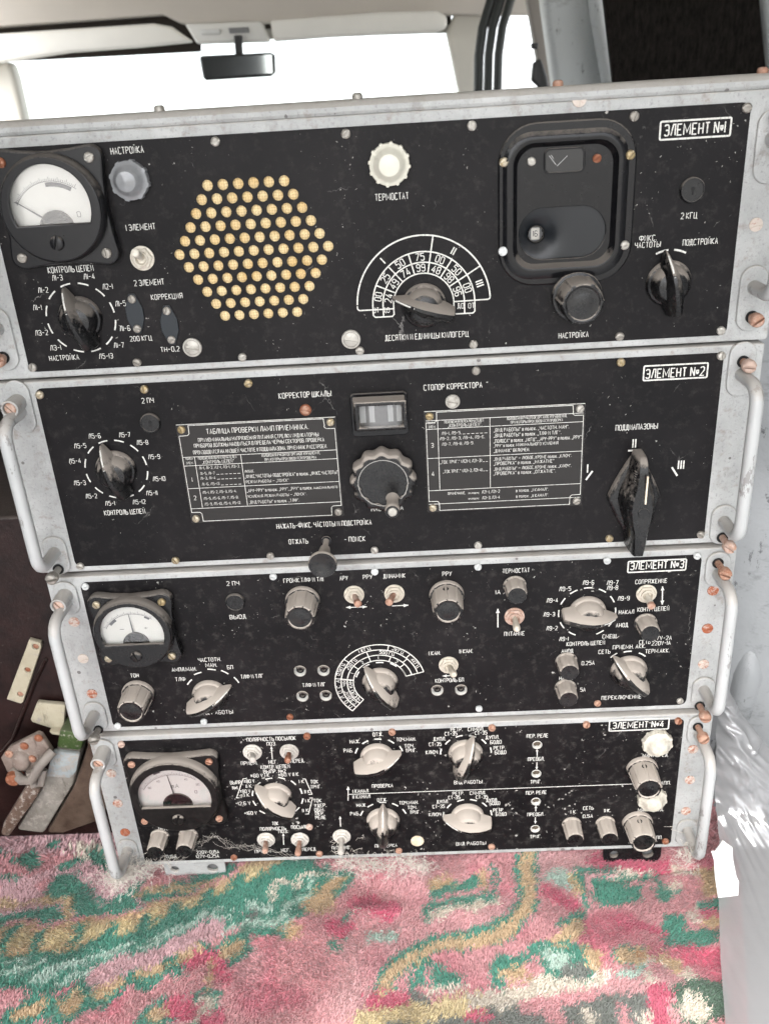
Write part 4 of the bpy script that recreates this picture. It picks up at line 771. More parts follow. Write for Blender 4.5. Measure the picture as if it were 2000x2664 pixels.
# ================= unit 4
T4 = unit(3, 'lowest radio unit with large mA meter, resting on the rug under thick dust')
zt, zb = TOPS[3], BOT[3]
sk = [(108.0, -449.6), (107.8, -478.5), (107.9, -507.5), (107.8, -536.9)]
fp = T4.part('front_panel', plate('front_panel', rrect(-PW, PW, zb, zt, 3, 4), [circ(p, 3.7, 18) for p in sk], 0, 1.4, panel_mat(4, 1.7, .24), .3))
I = Ink()
L4 = (('ПОЛЯРНОСТЬ ПОСЫЛОК', (-117.8, -433.4), (-79.7, -433.8)), ('ПОЗ.', (-102.6, -438.3), (-95.6, -438.4)), ('НЕГ.', (-103.1, -456.5), (-96.3, -456.5)), ('ПРИЕМ.', (-125.3, -456.8), (-112.4, -456.9)), ('ПЕРЕД.', (-85.8, -456.3), (-75.1, -456.3)), ('КОНТР. ЦЕПЕЙ', (-110.1, -461.3), (-87.2, -461.5)), ('ВЫПР. №2', (-108.5, -466.0), (-90.9, -466.1)), ('±60 V I К', (-119.4, -469.7), (-104.4, -469.9)), ('±60 V II К', (-97.2, -469.8), (-81.1, -470.0)), ('ВЫПР.', (-136.5, -476.1), (-127.2, -476.1)), ('№I', (-135.4, -481.5), (-131.6, -481.4)), ('±80 V', (-125.5, -475.3), (-117.0, -475.3)), ('II К', (-124.4, -480.4), (-119.9, -480.3)), ('±80 V', (-129.9, -485.5), (-121.6, -485.5)), ('I К', (-126.8, -489.6), (-122.8, -489.5)), ('~I2.6 V', (-134.9, -498.2), (-123.0, -498.2)), ('+I60 V', (-129.2, -508.9), (-119.1, -508.8)),
 ('I К', (-81.2, -477.6), (-77.3, -477.5)), ('ТОК', (-72.1, -478.3), (-66.1, -478.3)), ('ТРИГ.', (-72.6, -483.5), (-63.9, -483.6)), ('II К', (-77.8, -488.4), (-73.7, -488.3)), ('I К', (-77.9, -497.9), (-74.3, -498.0)), ('ТОК', (-71.5, -498.1), (-65.2, -498.1)), ('УДЕР.', (-71.2, -503.4), (-61.9, -503.5)), ('ОБМ.', (-71.5, -507.9), (-63.8, -507.9)), ('ПЕР.', (-71.2, -511.9), (-64.2, -512.0)), ('РЕЛЕ', (-71.6, -516.3), (-63.3, -516.4)), ('II К', (-81.5, -508.2), (-76.5, -508.0)), ('ТОК', (-107.7, -521.1), (-102.8, -521.0)), ('ПОЛЯРНОСТЬ', (-118.4, -526.7), (-97.1, -526.6)), ('ПОСЫЛОК', (-92.4, -526.0), (-76.9, -525.6)), ('ПОЗ.', (-103.4, -530.0), (-96.0, -529.9)), ('НЕГ.', (-103.3, -551.0), (-96.2, -551.0)), ('ПЕРЕД', (-85.6, -551.0), (-74.7, -550.8)), ('ПРИЕМ', (-125.6, -551.5), (-112.5, -551.2)), ('ПИТАНИЕ', (-202.2, -522.4), (-188.3, -522.5)), ('0,I5А', (-201.0, -553.7), (-192.5, -553.6)), ('220V-0,I5А', (-174.8, -550.1), (-155.9, -550.1)), ('I27V-0,25А', (-175.6, -554.8), (-156.6, -554.8)),
 ('РАБ.', (-43.0, -448.0), (-36.1, -448.0)), ('НАЖ.', (-37.6, -439.3), (-30.0, -439.4)), ('ОТЖ.', (-19.2, -433.2), (-11.6, -433.3)), ('ТОЧ.МАН.', (-1.2, -439.0), (13.5, -439.1)), ('ТОЧ.', (4.7, -445.6), (12.0, -445.7)), ('ТРИГ.', (5.3, -450.3), (13.9, -450.3)), ('ПРОВЕРКА', (-23.1, -485.2), (-6.6, -485.1)), ('КЛЮЧ', (21.2, -452.9), (30.1, -452.9)), ('ДУПЛ.', (27.6, -440.1), (36.8, -440.1)), ('СТ-35', (24.0, -445.0), (33.3, -445.0)), ('РЕТР.', (41.2, -431.5), (50.0, -431.5)), ('СТ-35', (36.5, -435.4), (45.8, -435.4)), ('СИМПЛ.', (54.5, -431.7), (66.5, -431.7)), ('СТ-35', (59.8, -435.6), (69.0, -435.7)), ('ДУПЛ.', (68.1, -440.5), (78.3, -440.4)), ('БОДО', (71.6, -445.2), (80.1, -445.2)), ('РЕТР.', (74.2, -451.1), (82.9, -451.1)), ('БОДО', (75.1, -455.6), (83.7, -455.6)), ('ВИД РАБОТЫ', (42.6, -484.6), (64.8, -484.6)), ('I КАНАЛ', (-38.9, -489.8), (-26.8, -489.8)), ('II КАНАЛ', (-39.4, -495.8), (-25.6, -495.7)),
 ('РАБ.', (-42.7, -513.6), (-35.4, -513.5)), ('НАЖ.', (-36.9, -504.7), (-29.2, -504.7)), ('ОТЖ.', (-19.8, -499.8), (-12.1, -499.8)), ('ТОЧ.МАН.', (-2.3, -503.8), (12.9, -503.7)), ('ТОЧ.', (4.2, -509.1), (11.5, -509.1)), ('ТРИГ.', (5.8, -514.3), (14.1, -514.2)), ('ПРОВЕРКА', (-24.7, -549.9), (-6.5, -549.8)), ('КЛЮЧ', (21.3, -517.5), (30.8, -517.4)), ('ДУПЛ.', (28.1, -504.1), (37.3, -504.1)), ('СТ-35', (24.6, -509.1), (34.1, -509.0)), ('РЕТР.', (41.1, -496.0), (49.9, -496.0)), ('СТ-35', (37.6, -500.1), (46.8, -500.1)), ('СИМПЛ.', (55.0, -496.2), (67.3, -496.2)), ('СТ-35', (59.8, -500.7), (69.1, -500.7)), ('ДУПЛ.', (68.0, -504.4), (76.9, -504.4)), ('БОДО', (70.6, -507.9), (78.8, -507.8)), ('РЕТР.', (73.6, -515.4), (81.9, -515.3)), ('БОДО', (75.7, -519.7), (84.0, -519.6)), ('ВИД РАБОТЫ', (42.7, -550.7), (67.2, -550.7)), ('ПИТАНИЕ', (-60.8, -550.4), (-46.1, -550.3)),
 ('ПЕР. РЕЛЕ', (99.9, -440.6), (116.2, -440.8)), ('ПРЕОБЛ.', (101.0, -463.6), (113.5, -463.7)), ('ТРИГ.', (103.4, -486.8), (111.8, -486.9)), ('ПЕР. РЕЛЕ', (99.9, -498.1), (116.1, -498.2)), ('ПРЕОБЛ.', (101.3, -521.2), (114.4, -521.3)), ('ТРИГ.', (103.7, -545.6), (112.9, -545.5)), ('МАН.ПЕРЕД.', (190.6, -464.2), (210.5, -464.4)), ('АПП.', (206.8, -493.0), (214.3, -493.0)), ('МАН.ПЕРЕД.', (190.6, -520.4), (211.1, -520.7)), ('АПП.', (205.5, -551.3), (212.1, -551.2)), ('I К.', (136.3, -520.1), (141.0, -520.0)), ('СЕТЬ', (146.3, -516.6), (154.4, -516.5)), ('II К.', (163.5, -520.0), (168.4, -519.9)), ('0,5А', (146.3, -525.3), (154.1, -525.1)))
for tx, a, b in L4: I.text(tx, a, b, 3.6, bold=.135)
I.boxline((163.1, -428.4), (208.3, -428.7), (208.5, -438.9), (163.0, -438.8), 1.0); I.text('ЭЛЕМЕНТ №4', (165.7, -433.3), (204.4, -434.1), 6.0, bold=.135)
q1 = (-42.4, -492.8); q2 = (184.6, -492.6); I.line([q1, (q2[0], q1[1])], .6)
I.arrow((-43.5, -499.4), (-42.4, -484.6), .6, 3.4)
for a, b in (((-100.1, -453.7), (-99.5, -440.9)), ((-100.8, -544.8), (-99.8, -532.3)), ((108.2, -461.4), (107.9, -453.3)), ((108.0, -467.0), (108.0, -474.1)), ((107.9, -518.1), (107.9, -511.8)), ((107.7, -524.5), (107.8, -531.0)), ((-51.8, -526.8), (-51.4, -516.0))): I.arrow(a, b, .7, 2.6)
for pl in (((-122.6, -472.1), (-125.8, -472.7), (-133.5, -492.1), (-131.0, -492.3)), ((-78.2, -474.9), (-76.1, -475.0), (-72.1, -491.1), (-75.0, -491.4)), ((-71.9, -495.0), (-74.6, -495.2)), ((-72.1, -495.4), (-76.9, -512.0), (-79.6, -512.0))): I.line(pl, .7)
kk = (-101.8, -491.5); I.tick_at(kk, ((-114.4, -478.6), (-105.1, -473.3), (-94.8, -473.3), (-85.8, -478.5), (-120.0, -487.9), (-119.8, -498.5), (-114.5, -508.4), (-80.5, -487.5), (-80.5, -498.1), (-85.5, -506.7)), 5.6, 1.1)
ka = (-17.1, -455.5); kb_ = (52.1, -455.3); kd = (-16.5, -521.9); ke = (52.5, -520.6)
I.tick_at(ka, ((-33.2, -448.4), (-25.8, -440.4), (-15.7, -437.8), (-5.4, -440.7), (2.0, -448.1)), 5.6, 1.1); I.tick_at(kb_, ((32.7, -452.5), (38.3, -443.4), (47.4, -438.1), (57.9, -438.6), (66.7, -444.1), (72.1, -453.0)), 5.6, 1.1)
I.tick_at(kd, ((-33.5, -513.3), (-26.0, -505.5), (-15.7, -502.5), (-5.7, -505.4), (1.5, -513.0)), 5.6, 1.1); I.tick_at(ke, ((32.9, -518.0), (37.7, -508.9), (47.2, -503.4), (57.6, -503.5), (66.6, -508.7), (72.0, -517.9)), 5.6, 1.1)
sub('lettering', I.mesh('lettering'), fp)
winL = arc((0, -1.0), 29.0, -18, 198, 40)
meter(T4, (-178.6, -476.5), 37.5, 36.5, 36.5, (RUST, RUST, RUST, RUST), bakelite(.6, (.007, .0063, .0063), .4, .2), plain('pink tinted dial card', (.52, .485, .46), .5, 0, .05, 40), 97, winL, 4)
pointer(T4, kk, (-114.4, -478.6), BK4); pointer(T4, ka, (2.0, -448.1), BK4); pointer(T4, kb_, (57.7, -438.2), BK4); pointer(T4, kd, (-15.4, -502.5), BK4); pointer(T4, ke, (32.9, -516.7), BK4)
DW = rusty('dusty white switch', (.42, .39, .35), (.54, .51, .46), .75, 0)
toggle(T4, (-114.9, -445.7), (-111.7, -440.3), DW, DW, None, 7.6, 16); toggle(T4, (-85.9, -446.7), (-85.1, -442.3), DW, RUST, None, 7.6, 16); toggle(T4, (-114.7, -538.1), (-113.0, -534.4), DW, PINK, None, 7.6, 17)
toggle(T4, (-86.6, -539.3), (-86.5, -537.6), DW, PINK, None, 7.6, 18); toggle(T4, (-51.7, -537.4), (-51.6, -538.4), DW, DW, None, 7.6, 18)
fluted(T4, (190.6, -477.6), 12.4, 23, BK4, 8, hole=True); fluted(T4, (190.6, -534.2), 12.4, 22, BK4, 8, hole=True)
LW = rusty('dusty ivory lens', (.43, .40, .33), (.54, .51, .44), .6, 0)
lampcap(T4, (200.3, -450.6), 11.2, 11, LW, 10); lampcap(T4, (200.4, -507.3), 11.2, 11, LW, 10)
for p in ((-202.5, -530.9), (-178.5, -530.5), (137.4, -533.5), (164.8, -533.7)): fusecap(T4, p, 7.2, 17, BK4)
for p in sk:
    o = T4.part('trimmer_socket', cached('trs', lambda: MB().lathe([(3.9, -.2), (3.8, .35), (3.55, .4), (3.4, -.3), (3.3, -5)], 24, cap0=False, cap1=False).mesh('trimmer_socket', JW)), (p[0], -.05, p[1]))
    sub('screw', screw_mesh(3.0, 1.6, plain('dull bronze trimmer', (.10, .08, .055), .5, .3), 0), o, (0, 3.6, 0), random.uniform(70, 110))
screws(T4, [(-70.5, -431.9), (-4.3, -431.2), (72.9, -430.9), (-71.8, -555.9), (145.3, -431.4), (215.3, -431.4), (215.1, -555.3), (-144.0, -556.8), (71.9, -554.6)], 2.8, 2.4, RUST); screws(T4, [(-216.7, -432.9), (-5.3, -555.7), (-77.4, -525.6)], 2.8, 2.2, PINK)
T4.part('blanking_plug', MB().lathe([(5.4, 0), (5.4, .8), (4.8, 1.3), (.01, 1.5)], 28, cap1=False).mesh('blanking_plug', rusty('tan blanking plug', (.55, .44, .30), (.66, .58, .46), .6, 0)), ((10.6, -545.5)[0], -.05, (10.6, -545.5)[1]))
for x0, x1, px in (((-207.3, -569.4)[0], (-154.5, -571.8)[0], 0), ((166.3, -564.8)[0], (214.6, -567.1)[0], 1)):
    T4.part('foot_bracket', plate('foot_bracket', rrect(x0, x1, -585, -556, 8, 6), [circ((x0+9, -574), 3.6, 16), circ((x1-11, -574), 4.6, 16)], 5, 3.5, SILV2 if px == 0 else bakelite(.4), .6))
    T4.part('foot', MB().box(x0+4, x1-4, 9.5, 300, -584.5, -562).mesh('foot', CHASSIS, .6, 1))

# handles, bosses, rack screws and flange screws of units 2-4
for T, i, spec in ((T2, 1, ((-154.5, 36), (-264, 30))), (T3, 2, ((-299, 28), (-405, 28))), (T4, 3, ((-441, 28), (-546, 28)))):
    for x in (231.5, -231.5):
        bosses(T, x, spec)
        handle(T, x, spec[0][0]-3, spec[1][0]+3, (31, 33, 33)[i-1], 4.2)
big_screw(T2, (231.5, -149), 11, PINK, -8); big_screw(T2, (231.5, -273), 15, PINK, -35)
big_screw(T2, (-231.5, -274), 14, STEEL, 10)
big_screw(T3, (230.5, -293), 16, RUST, -22); big_screw(T3, (229.5, -416), 14, PINK, 0); big_screw(T3, (-231, -416), 12, STEEL, 5)
big_screw(T4, (230, -436), 14, RUST, 40)
def barrel(T, p, L_):
    o = T.part('screw_barrel', cached(('bar', L_), lambda: MB().lathe([(5.6, 0), (5.6, L_), (5.0, L_+.4), (4.3, L_), (4.2, L_-4), (.01, L_-4)], 28, cap1=False).mesh('screw_barrel', BOSS, .6)), (p[0], -1, p[1]))
    sub('screw_head', screw_mesh(4.0, 2.6, PINK, .3), o, (0, -L_+3.4, 0), -50)
barrel(T2, (-231.5, -151), 15); barrel(T3, (-231.5, -296), 16); barrel(T4, (-231, -437.5), 17)
FLAT(T3, [(-230.6, -319.6), (-230.6, -351.9), (-230.4, -384.0), (230.4, -316.7), (229.6, -348.7), (229.7, -379.9)], SPOT)
FLAT(T4, [(-230.5, -462.2), (-231.1, -493.6), (-230.9, -525.2), (229.3, -460.0), (229.6, -491.1), (229.3, -523.7)], SPOT)

# ------------------------------------------------------------------ rug (pile as thousands of tufts)
FZ = -585.0
C_PINK, C_HOT, C_GREEN, C_TAN, C_YEL, C_MINT, C_CREAM, C_GREY, C_RUST, C_DGR = (.68, .36, .375), (.64, .17, .24), (.10, .30, .225), (.64, .48, .31), (.72, .60, .37), (.52, .66, .58), (.76, .69, .59), (.21, .225, .205), (.60, .30, .15), (.115, .185, .135)
C_LIL = (.68, .45, .47)
ops = []
def pg(c, *pts): ops.append(('p', c, np.array(pts, float)))
def st(c, w, *pts): ops.append(('s', c, w, np.array(pts, float)))
def bl_(c, r, p): ops.append(('s', c, r, np.array([p, (p[0]+.1, p[1])], float)))
pg(C_LIL, (-479.8, 96.6), (-229.1, 84.2), (-222.8, 7.4), (-224.8, -44.3), (-411.8, -37.3))
pg(C_GREEN, (-436.4, 53.8), (-336.8, 35.6), (-328.5, 24.7), (-340.3, 7.3), (-410.5, 0.3))
pg(C_CREAM, (-304.2, 45.0), (-268.5, 46.1), (-256.6, 26.8), (-290.6, 23.1)); pg(C_GREEN, (-286.5, 36.1), (-272.5, 38.1), (-255.1, 21.5), (-256.1, 3.8), (-274.3, 17.2))
pg(C_PINK, (-425.6, 31.6), (-346.4, 38.8), (-293.3, 31.1), (-295.2, 18.1), (-341.3, 9.9), (-413.0, 5.4)); st(C_GREEN, 4, (-338.8, 41.1), (-326.4, 24.6), (-340.3, 7.3), (-349.7, 0.3))
pg(C_GREEN, (-309.6, -20.5), (-305.7, 7.1), (-287.2, 12.7), (-266.9, -6.8), (-249.5, -18.2), (-229.3, 1.5), (-224.3, -2.4), (-227.9, -32.9), (-246.6, -41.2), (-262.7, -38.4), (-281.0, -24.0), (-285.0, -12.1))
st(C_LIL, 8, (-369.2, -1.4), (-338.3, 2.3), (-313.2, 11.2), (-287.0, 15.2), (-268.0, -3.1), (-249.5, -18.2), (-235.7, -4.4), (-225.9, 3.8))
pg(C_GREEN, (-396.5, -28.8), (-337.3, -29.9), (-288.9, -23.7), (-278.3, -37.8), (-333.6, -39.1), (-390.9, -40.3)); st(C_TAN, 7, (-341.2, -20.5), (-313.0, -16.9), (-285.4, -16.8), (-277.9, -33.3))
pg(C_GREEN, (-224.0, -33.1), (-221.4, -9.8), (-170.5, 7.7), (-115.7, 18.0), (-125.8, 3.3), (-147.4, -10.5), (-212.9, -31.2)); st(C_TAN, 5, (-226.4, -16.8), (-218.4, -10.0), (-168.1, -4.8), (-147.2, 0.5))
st(C_PINK, 33, (-385.5, -51.5), (-327.6, -53.6), (-279.8, -55.3), (-235.6, -46.1), (-200.3, -35.8), (-168.3, -23.8), (-143.5, -10.1), (-115.4, 15.4))
st(C_TAN, 26, (-385.5, -51.5), (-327.6, -53.6), (-279.8, -55.3), (-235.6, -46.1), (-200.3, -35.8), (-168.3, -23.8), (-143.5, -10.1), (-115.4, 15.4))
for q in ((-310.4, -54.2), (-280.0, -54.9), (-253.7, -51.9), (-229.3, -45.2), (-204.5, -38.4), (-179.5, -30.3), (-155.9, -17.7), (-131.6, 2.3)): bl_(C_YEL, 17, q)
for q in ((-323.8, -53.7), (-295.5, -56.2), (-267.3, -53.6), (-240.5, -52.0), (-216.2, -44.6), (-191.5, -36.6), (-168.2, -24.5), (-144.8, -8.2)): st(C_GREEN, 9, (q[0], q[1]-8), (q[0]+2, q[1]+8))
st(C_GREEN, 34, (-369.2, -85.2), (-315.5, -83.0), (-270.0, -83.6), (-236.8, -73.6), (-203.7, -60.2), (-170.5, -41.9), (-143.8, -31.6), (-112.1, -10.7), (-94.6, 9.5))
for k, q in enumerate(((-306.6, -87.3), (-293.9, -77.7), (-278.4, -90.2), (-269.2, -80.6), (-257.0, -79.0), (-244.1, -85.4), (-236.8, -73.6), (-226.3, -65.7), (-216.6, -74.3), (-205.1, -62.2), (-195.9, -54.1), (-185.6, -50.1), (-175.2, -46.1), (-162.2, -35.5), (-149.9, -40.4), (-140.8, -49.6), (-307.7, -75.2), (-258.5, -90.9))): st(C_MINT, 5, (q[0]-8, q[1]-3*(k % 2)), q, (q[0]+7, q[1]+4))
pg(C_GREEN, (-135.1, -38.8), (-129.5, -25.3), (-116.1, 5.4), (-62.9, 13.2), (-69.0, -13.7), (-77.4, -29.7), (-96.2, -49.1), (-126.8, -43.5))
st(C_CREAM, 5, (-112.1, -26.0), (-108.8, -6.0), (-90.7, -10.4), (-89.8, 0.5), (-68.1, 0.9)); st(C_MINT, 5, (-132.3, -32.1), (-111.1, -34.1)); st(C_MINT, 6, (-79.3, -6.0), (-79.9, -22.7), (-98.4, -28.9), (-98.5, -44.6), (-132.0, -46.6)); bl_(C_GREY, 8, (-123.7, -38.8)); st(C_GREEN, 8, (-131.1, -52.1), (-92.0, -53.6))
for q in ((-172.6, -75.8), (-138.4, -69.8), (-198.5, -88.0), (-226.4, -99.6), (-251.4, -112.0), (-281.9, -116.6), (-182.3, -125.0), (-63.3, -11.5)): st(C_GREEN, 24, (q[0]-5, q[1]-5), (q[0]+6, q[1]+4)); st(C_TAN, 12, (q[0]-4, q[1]-2), (q[0]+5, q[1]+3))
st(C_GREEN, 20, (-152.5, -113.2), (-149.6, -127.7)); st(C_CREAM, 14, (-151.4, -116.9), (-149.1, -128.6)); pg(C_GREEN, (-61.5, -67.4), (-49.2, -60.5), (-52.3, -69.8), (-60.0, -76.7)); pg(C_GREEN, (-27.1, -109.8), (-17.6, -102.6), (-17.5, -108.2)); bl_(C_CREAM, 10, (-44.6, -40.0)); bl_(C_GREEN, 9, (-50.0, -44.2))
st(C_HOT, 20, (-37.4, -31.3), (-18.2, -38.8)); st(C_HOT, 14, (-60.8, -50.4), (-51.3, -55.1)); st(C_HOT, 14, (-165.9, -82.1), (-154.4, -76.4), (-141.3, -88.9)); st(C_HOT, 18, (-170.3, -118.2), (-162.6, -122.0)); st(C_HOT, 14, (-144.2, -129.7), (-135.8, -129.9)); st(C_TAN, 6, (-152.3, -82.6), (-151.2, -102.1))
st(C_LIL, 18, (-237.4, -89.6), (-191.9, -71.0), (-155.9, -49.0)); bl_(C_TAN, 24, (-71.8, -27.6)); bl_(C_TAN, 14, (-93.8, -53.5))
# right half
pg(C_TAN, (16.4, -8.8), (36.1, -2.3), (39.3, -13.4), (17.9, -20.7)); pg(C_GREEN, (18.0, -18.4), (37.5, -12.1), (63.1, -4.7), (64.6, -14.4), (19.5, -27.8)); pg(C_GREEN, (9.0, -33.1), (77.0, -20.1), (74.2, -28.4), (17.3, -38.4), (16.9, -49.4), (8.7, -45.4)); st(C_CREAM, 7, (19.0, -42.9), (47.3, -35.7), (74.0, -30.0)); st(C_TAN, 8, (62.9, -7.1), (64.0, -16.7)); st(C_GREEN, 4, (69.6, 2.4), (77.3, -17.3), (72.7, -24.1))
st(C_GREEN, 19, (104.3, 21.2), (99.0, -11.0), (98.4, -29.8), (84.5, -51.5), (66.8, -64.7), (18.0, -70.2), (-3.7, -87.6), (-17.6, -102.6)); st(C_TAN, 11, (105.3, 21.1), (100.0, -11.1), (98.8, -29.8), (86.6, -49.4), (68.2, -67.9), (17.9, -72.3), (-3.7, -89.6), (-17.6, -104.5))
pg(C_MINT, (115.4, -4.5), (133.4, -0.3), (142.7, -12.9), (136.8, -24.4), (116.2, -11.8)); bl_(C_RUST, 8, (136.4, -13.8)); bl_(C_YEL, 9, (138.2, -11.5)); st(C_GREEN, 7, (145.4, -3.3), (141.1, -36.0)); st(C_TAN, 8, (138.0, -17.4), (138.2, -26.8))
pg(C_GREEN, (149.8, -34.1), (156.6, -19.4), (172.3, -16.5), (191.1, -24.3), (188.9, -33.4), (178.6, -37.5), (166.2, -43.7)); pg(C_GREEN, (201.6, -13.0), (221.3, -23.2), (209.2, -39.8), (198.6, -31.5)); st(C_GREEN, 8, (152.1, -3.6), (175.3, -3.4)); st(C_GREEN, 6, (156.8, -18.2), (208.8, -7.2)); st(C_CREAM, 7, (174.4, -7.0), (214.2, -1.4), (238.5, -9.7))
pg(C_TAN, (239.9, -4.9), (263.3, -3.5), (253.2, -33.7), (238.7, -33.1)); st(C_HOT, 14, (157.9, 6.0), (214.8, 1.1)); st(C_HOT, 12, (114.7, -21.2), (130.6, -37.9)); st(C_HOT, 10, (163.8, -54.5), (193.6, -64.1))
pg(C_TAN, (62.2, -92.8), (106.9, -71.4), (138.3, -45.9), (142.0, -64.3), (129.4, -74.2), (97.8, -85.2), (86.4, -92.6), (88.1, -105.1), (67.3, -109.1)); st(C_GREEN, 8, (63.8, -93.8), (62.5, -107.1), (67.5, -107.3)); st(C_GREEN, 10, (65.6, -92.9), (87.3, -85.8), (99.0, -77.2)); st(C_GREEN, 6, (120.3, -55.0), (138.1, -47.0)); pg(C_CREAM, (88.8, -100.4), (140.0, -82.7), (144.6, -109.8), (99.5, -119.3), (83.4, -115.2))
st(C_GREEN, 30, (111.5, -86.7), (124.8, -90.1)); st(C_MINT, 16, (108.2, -85.5), (115.1, -85.8)); st(C_GREY, 12, (116.2, -99.4), (126.7, -97.9)); st(C_TAN, 12, (140.0, -82.7), (138.5, -90.5))
pg(C_GREY, (-33.8, -132.9), (49.2, -124.0), (99.4, -120.2), (143.1, -117.0), (167.2, -119.6), (159.9, -148.8), (-33.0, -156.5)); st(C_YEL, 16, (-33.8, -131.2), (-17.3, -127.3), (24.3, -123.2), (49.5, -120.4)); st(C_CREAM, 12, (46.1, -120.3), (86.6, -116.2)); st(C_HOT, 8, (42.1, -130.0), (55.0, -133.0)); st(C_PINK, 10, (82.0, -125.9), (132.8, -118.5)); st(C_PINK, 14, (102.7, -130.0), (105.3, -143.8)); st(C_PINK, 9, (153.7, -128.1), (151.3, -145.2))
pg(C_GREEN, (13.3, -104.0), (22.4, -92.0), (39.0, -102.6), (41.2, -107.3)); st(C_GREEN, 7, (2.9, -112.6), (13.9, -85.3)); st(C_GREEN, 6, (15.7, -84.3), (39.8, -103.5)); st(C_CREAM, 5, (14.9, -107.4), (40.3, -108.6)); st(C_GREY, 9, (2.9, -110.8), (9.6, -114.6)); st(C_HOT, 12, (-24.2, -115.4), (-4.0, -116.0)); st(C_MINT, 9, (-28.9, -62.3), (-12.5, -62.9))
pg(C_GREEN, (201.1, -49.5), (217.3, -49.7), (213.5, -62.8), (239.1, -65.8), (229.9, -77.8), (208.7, -79.1), (195.8, -78.6)); st(C_GREEN, 9, (235.9, -42.0), (248.9, -41.4)); st(C_HOT, 7, (235.3, -49.7), (241.4, -47.7)); st(C_TAN, 9, (232.3, -59.3), (243.9, -56.5))
st(C_GREEN, 21, (163.7, -85.5), (174.0, -85.9)); st(C_TAN, 16, (163.5, -86.5), (177.4, -86.0)); bl_(C_RUST, 7, (175.9, -84.9)); pg(C_HOT, (205.6, -78.0), (238.9, -82.2), (233.4, -98.6), (205.8, -94.8)); st(C_MINT, 7, (154.6, -102.6), (174.0, -99.5)); st(C_TAN, 10, (190.5, -88.4), (198.5, -96.5))
pg(C_DGR, (192.6, -111.3), (232.2, -107.0), (224.9, -133.8), (195.9, -149.8), (191.4, -132.7)); pg(C_HOT, (172.4, -112.5), (193.2, -115.0), (180.3, -149.3), (166.2, -148.9)); st(C_CREAM, 12, (203.6, -124.3), (200.0, -136.4)); bl_(C_PINK, 10, (211.0, -141.9)); st(C_GREY, 12, (164.7, -123.1), (160.8, -145.5))
for q in ((224.3, -50.4), (184.4, -92.1), (206.4, -104.3), (143.7, -102.2), (126.1, -136.0), (165.9, -138.0), (214.9, -19.4), (177.1, -107.1)): bl_(C_CREAM, 10, q)
for x in (-400, -360, -330, -310): pass
for k in range(60):
    x = -520+random.random()*230; y = random.uniform(-40, 330); st(random.choice((C_PINK, C_GREEN, C_LIL, C_TAN)), random.uniform(6, 14), (x, y), (x+random.uniform(-30, 30), y+random.uniform(-12, 12)))
for k in range(40):
    x = random.uniform(-250, 260); y = random.uniform(60, 330); st(random.choice((C_HOT, C_GREEN, C_DGR, C_PINK)), random.uniform(8, 16), (x, y), (x+random.uniform(-30, 30), y+random.uniform(-12, 12)))
def vnoise(x, y, sc, seed):
    r_ = np.random.default_rng(seed); G = r_.random((64, 64)); u = x/sc; v = y/sc; i = np.floor(u).astype(int); j = np.floor(v).astype(int); fu = u-i; fv = v-j; fu = fu*fu*(3-2*fu); fv = fv*fv*(3-2*fv)
    g = lambda a, b: G[a % 64, b % 64]
    return (g(i, j)*(1-fu)+g(i+1, j)*fu)*(1-fv)+(g(i, j+1)*(1-fu)+g(i+1, j+1)*fu)*fv
def pattern(x, y):
    wx = x+6*(vnoise(x, y, 14, 1)-.5)+5*(vnoise(x, y, 4.5, 2)-.5)+rng.normal(0, 1.7, x.shape); wy = y+6*(vnoise(x, y, 14, 3)-.5)+5*(vnoise(x, y, 4.5, 4)-.5)+rng.normal(0, 1.7, x.shape)
    c = np.tile(np.array(C_PINK), (len(x), 1))
    hot = np.clip((vnoise(x, y, 28, 5)-.55)*2.2, 0, .65)[:, None]; c = c*(1-hot)+np.array(C_HOT)*hot
    pale = np.clip((vnoise(x, y, 40, 9)-.5)*2.0, 0, .7)[:, None]; c = c*(1-pale)+np.array((.72, .47, .47))*pale
    for op in ops:
        if op[0] == 'p':
            P_ = op[2]; ins = np.zeros(len(x), bool)
            for k in range(len(P_)):
                (x1, y1), (x2, y2) = P_[k], P_[k-1]
                if y1 == y2: continue
                ins ^= ((y1 > wy) != (y2 > wy)) & (wx < (x2-x1)*(wy-y1)/(y2-y1)+x1)
        else:
            P_ = op[3]; ins = np.zeros(len(x), bool)
            for k in range(len(P_)-1):
                a = P_[k]; d = P_[k+1]-a; L_ = max((d**2).sum(), 1e-6); t = np.clip(((wx-a[0])*d[0]+(wy-a[1])*d[1])/L_, 0, 1)
                ins |= np.hypot(wx-a[0]-t*d[0], wy-a[1]-t*d[1]) < op[2]/2
        c[ins] = op[1]
    g_ = c.mean(1, keepdims=True); wear = (.84+.34*(vnoise(x, y, 46, 51)-.5)+.22*(vnoise(x, y, 17, 52)-.5))[:, None]; return np.clip((g_+(c-g_)*1.2)*.86*wear, .01, 1)
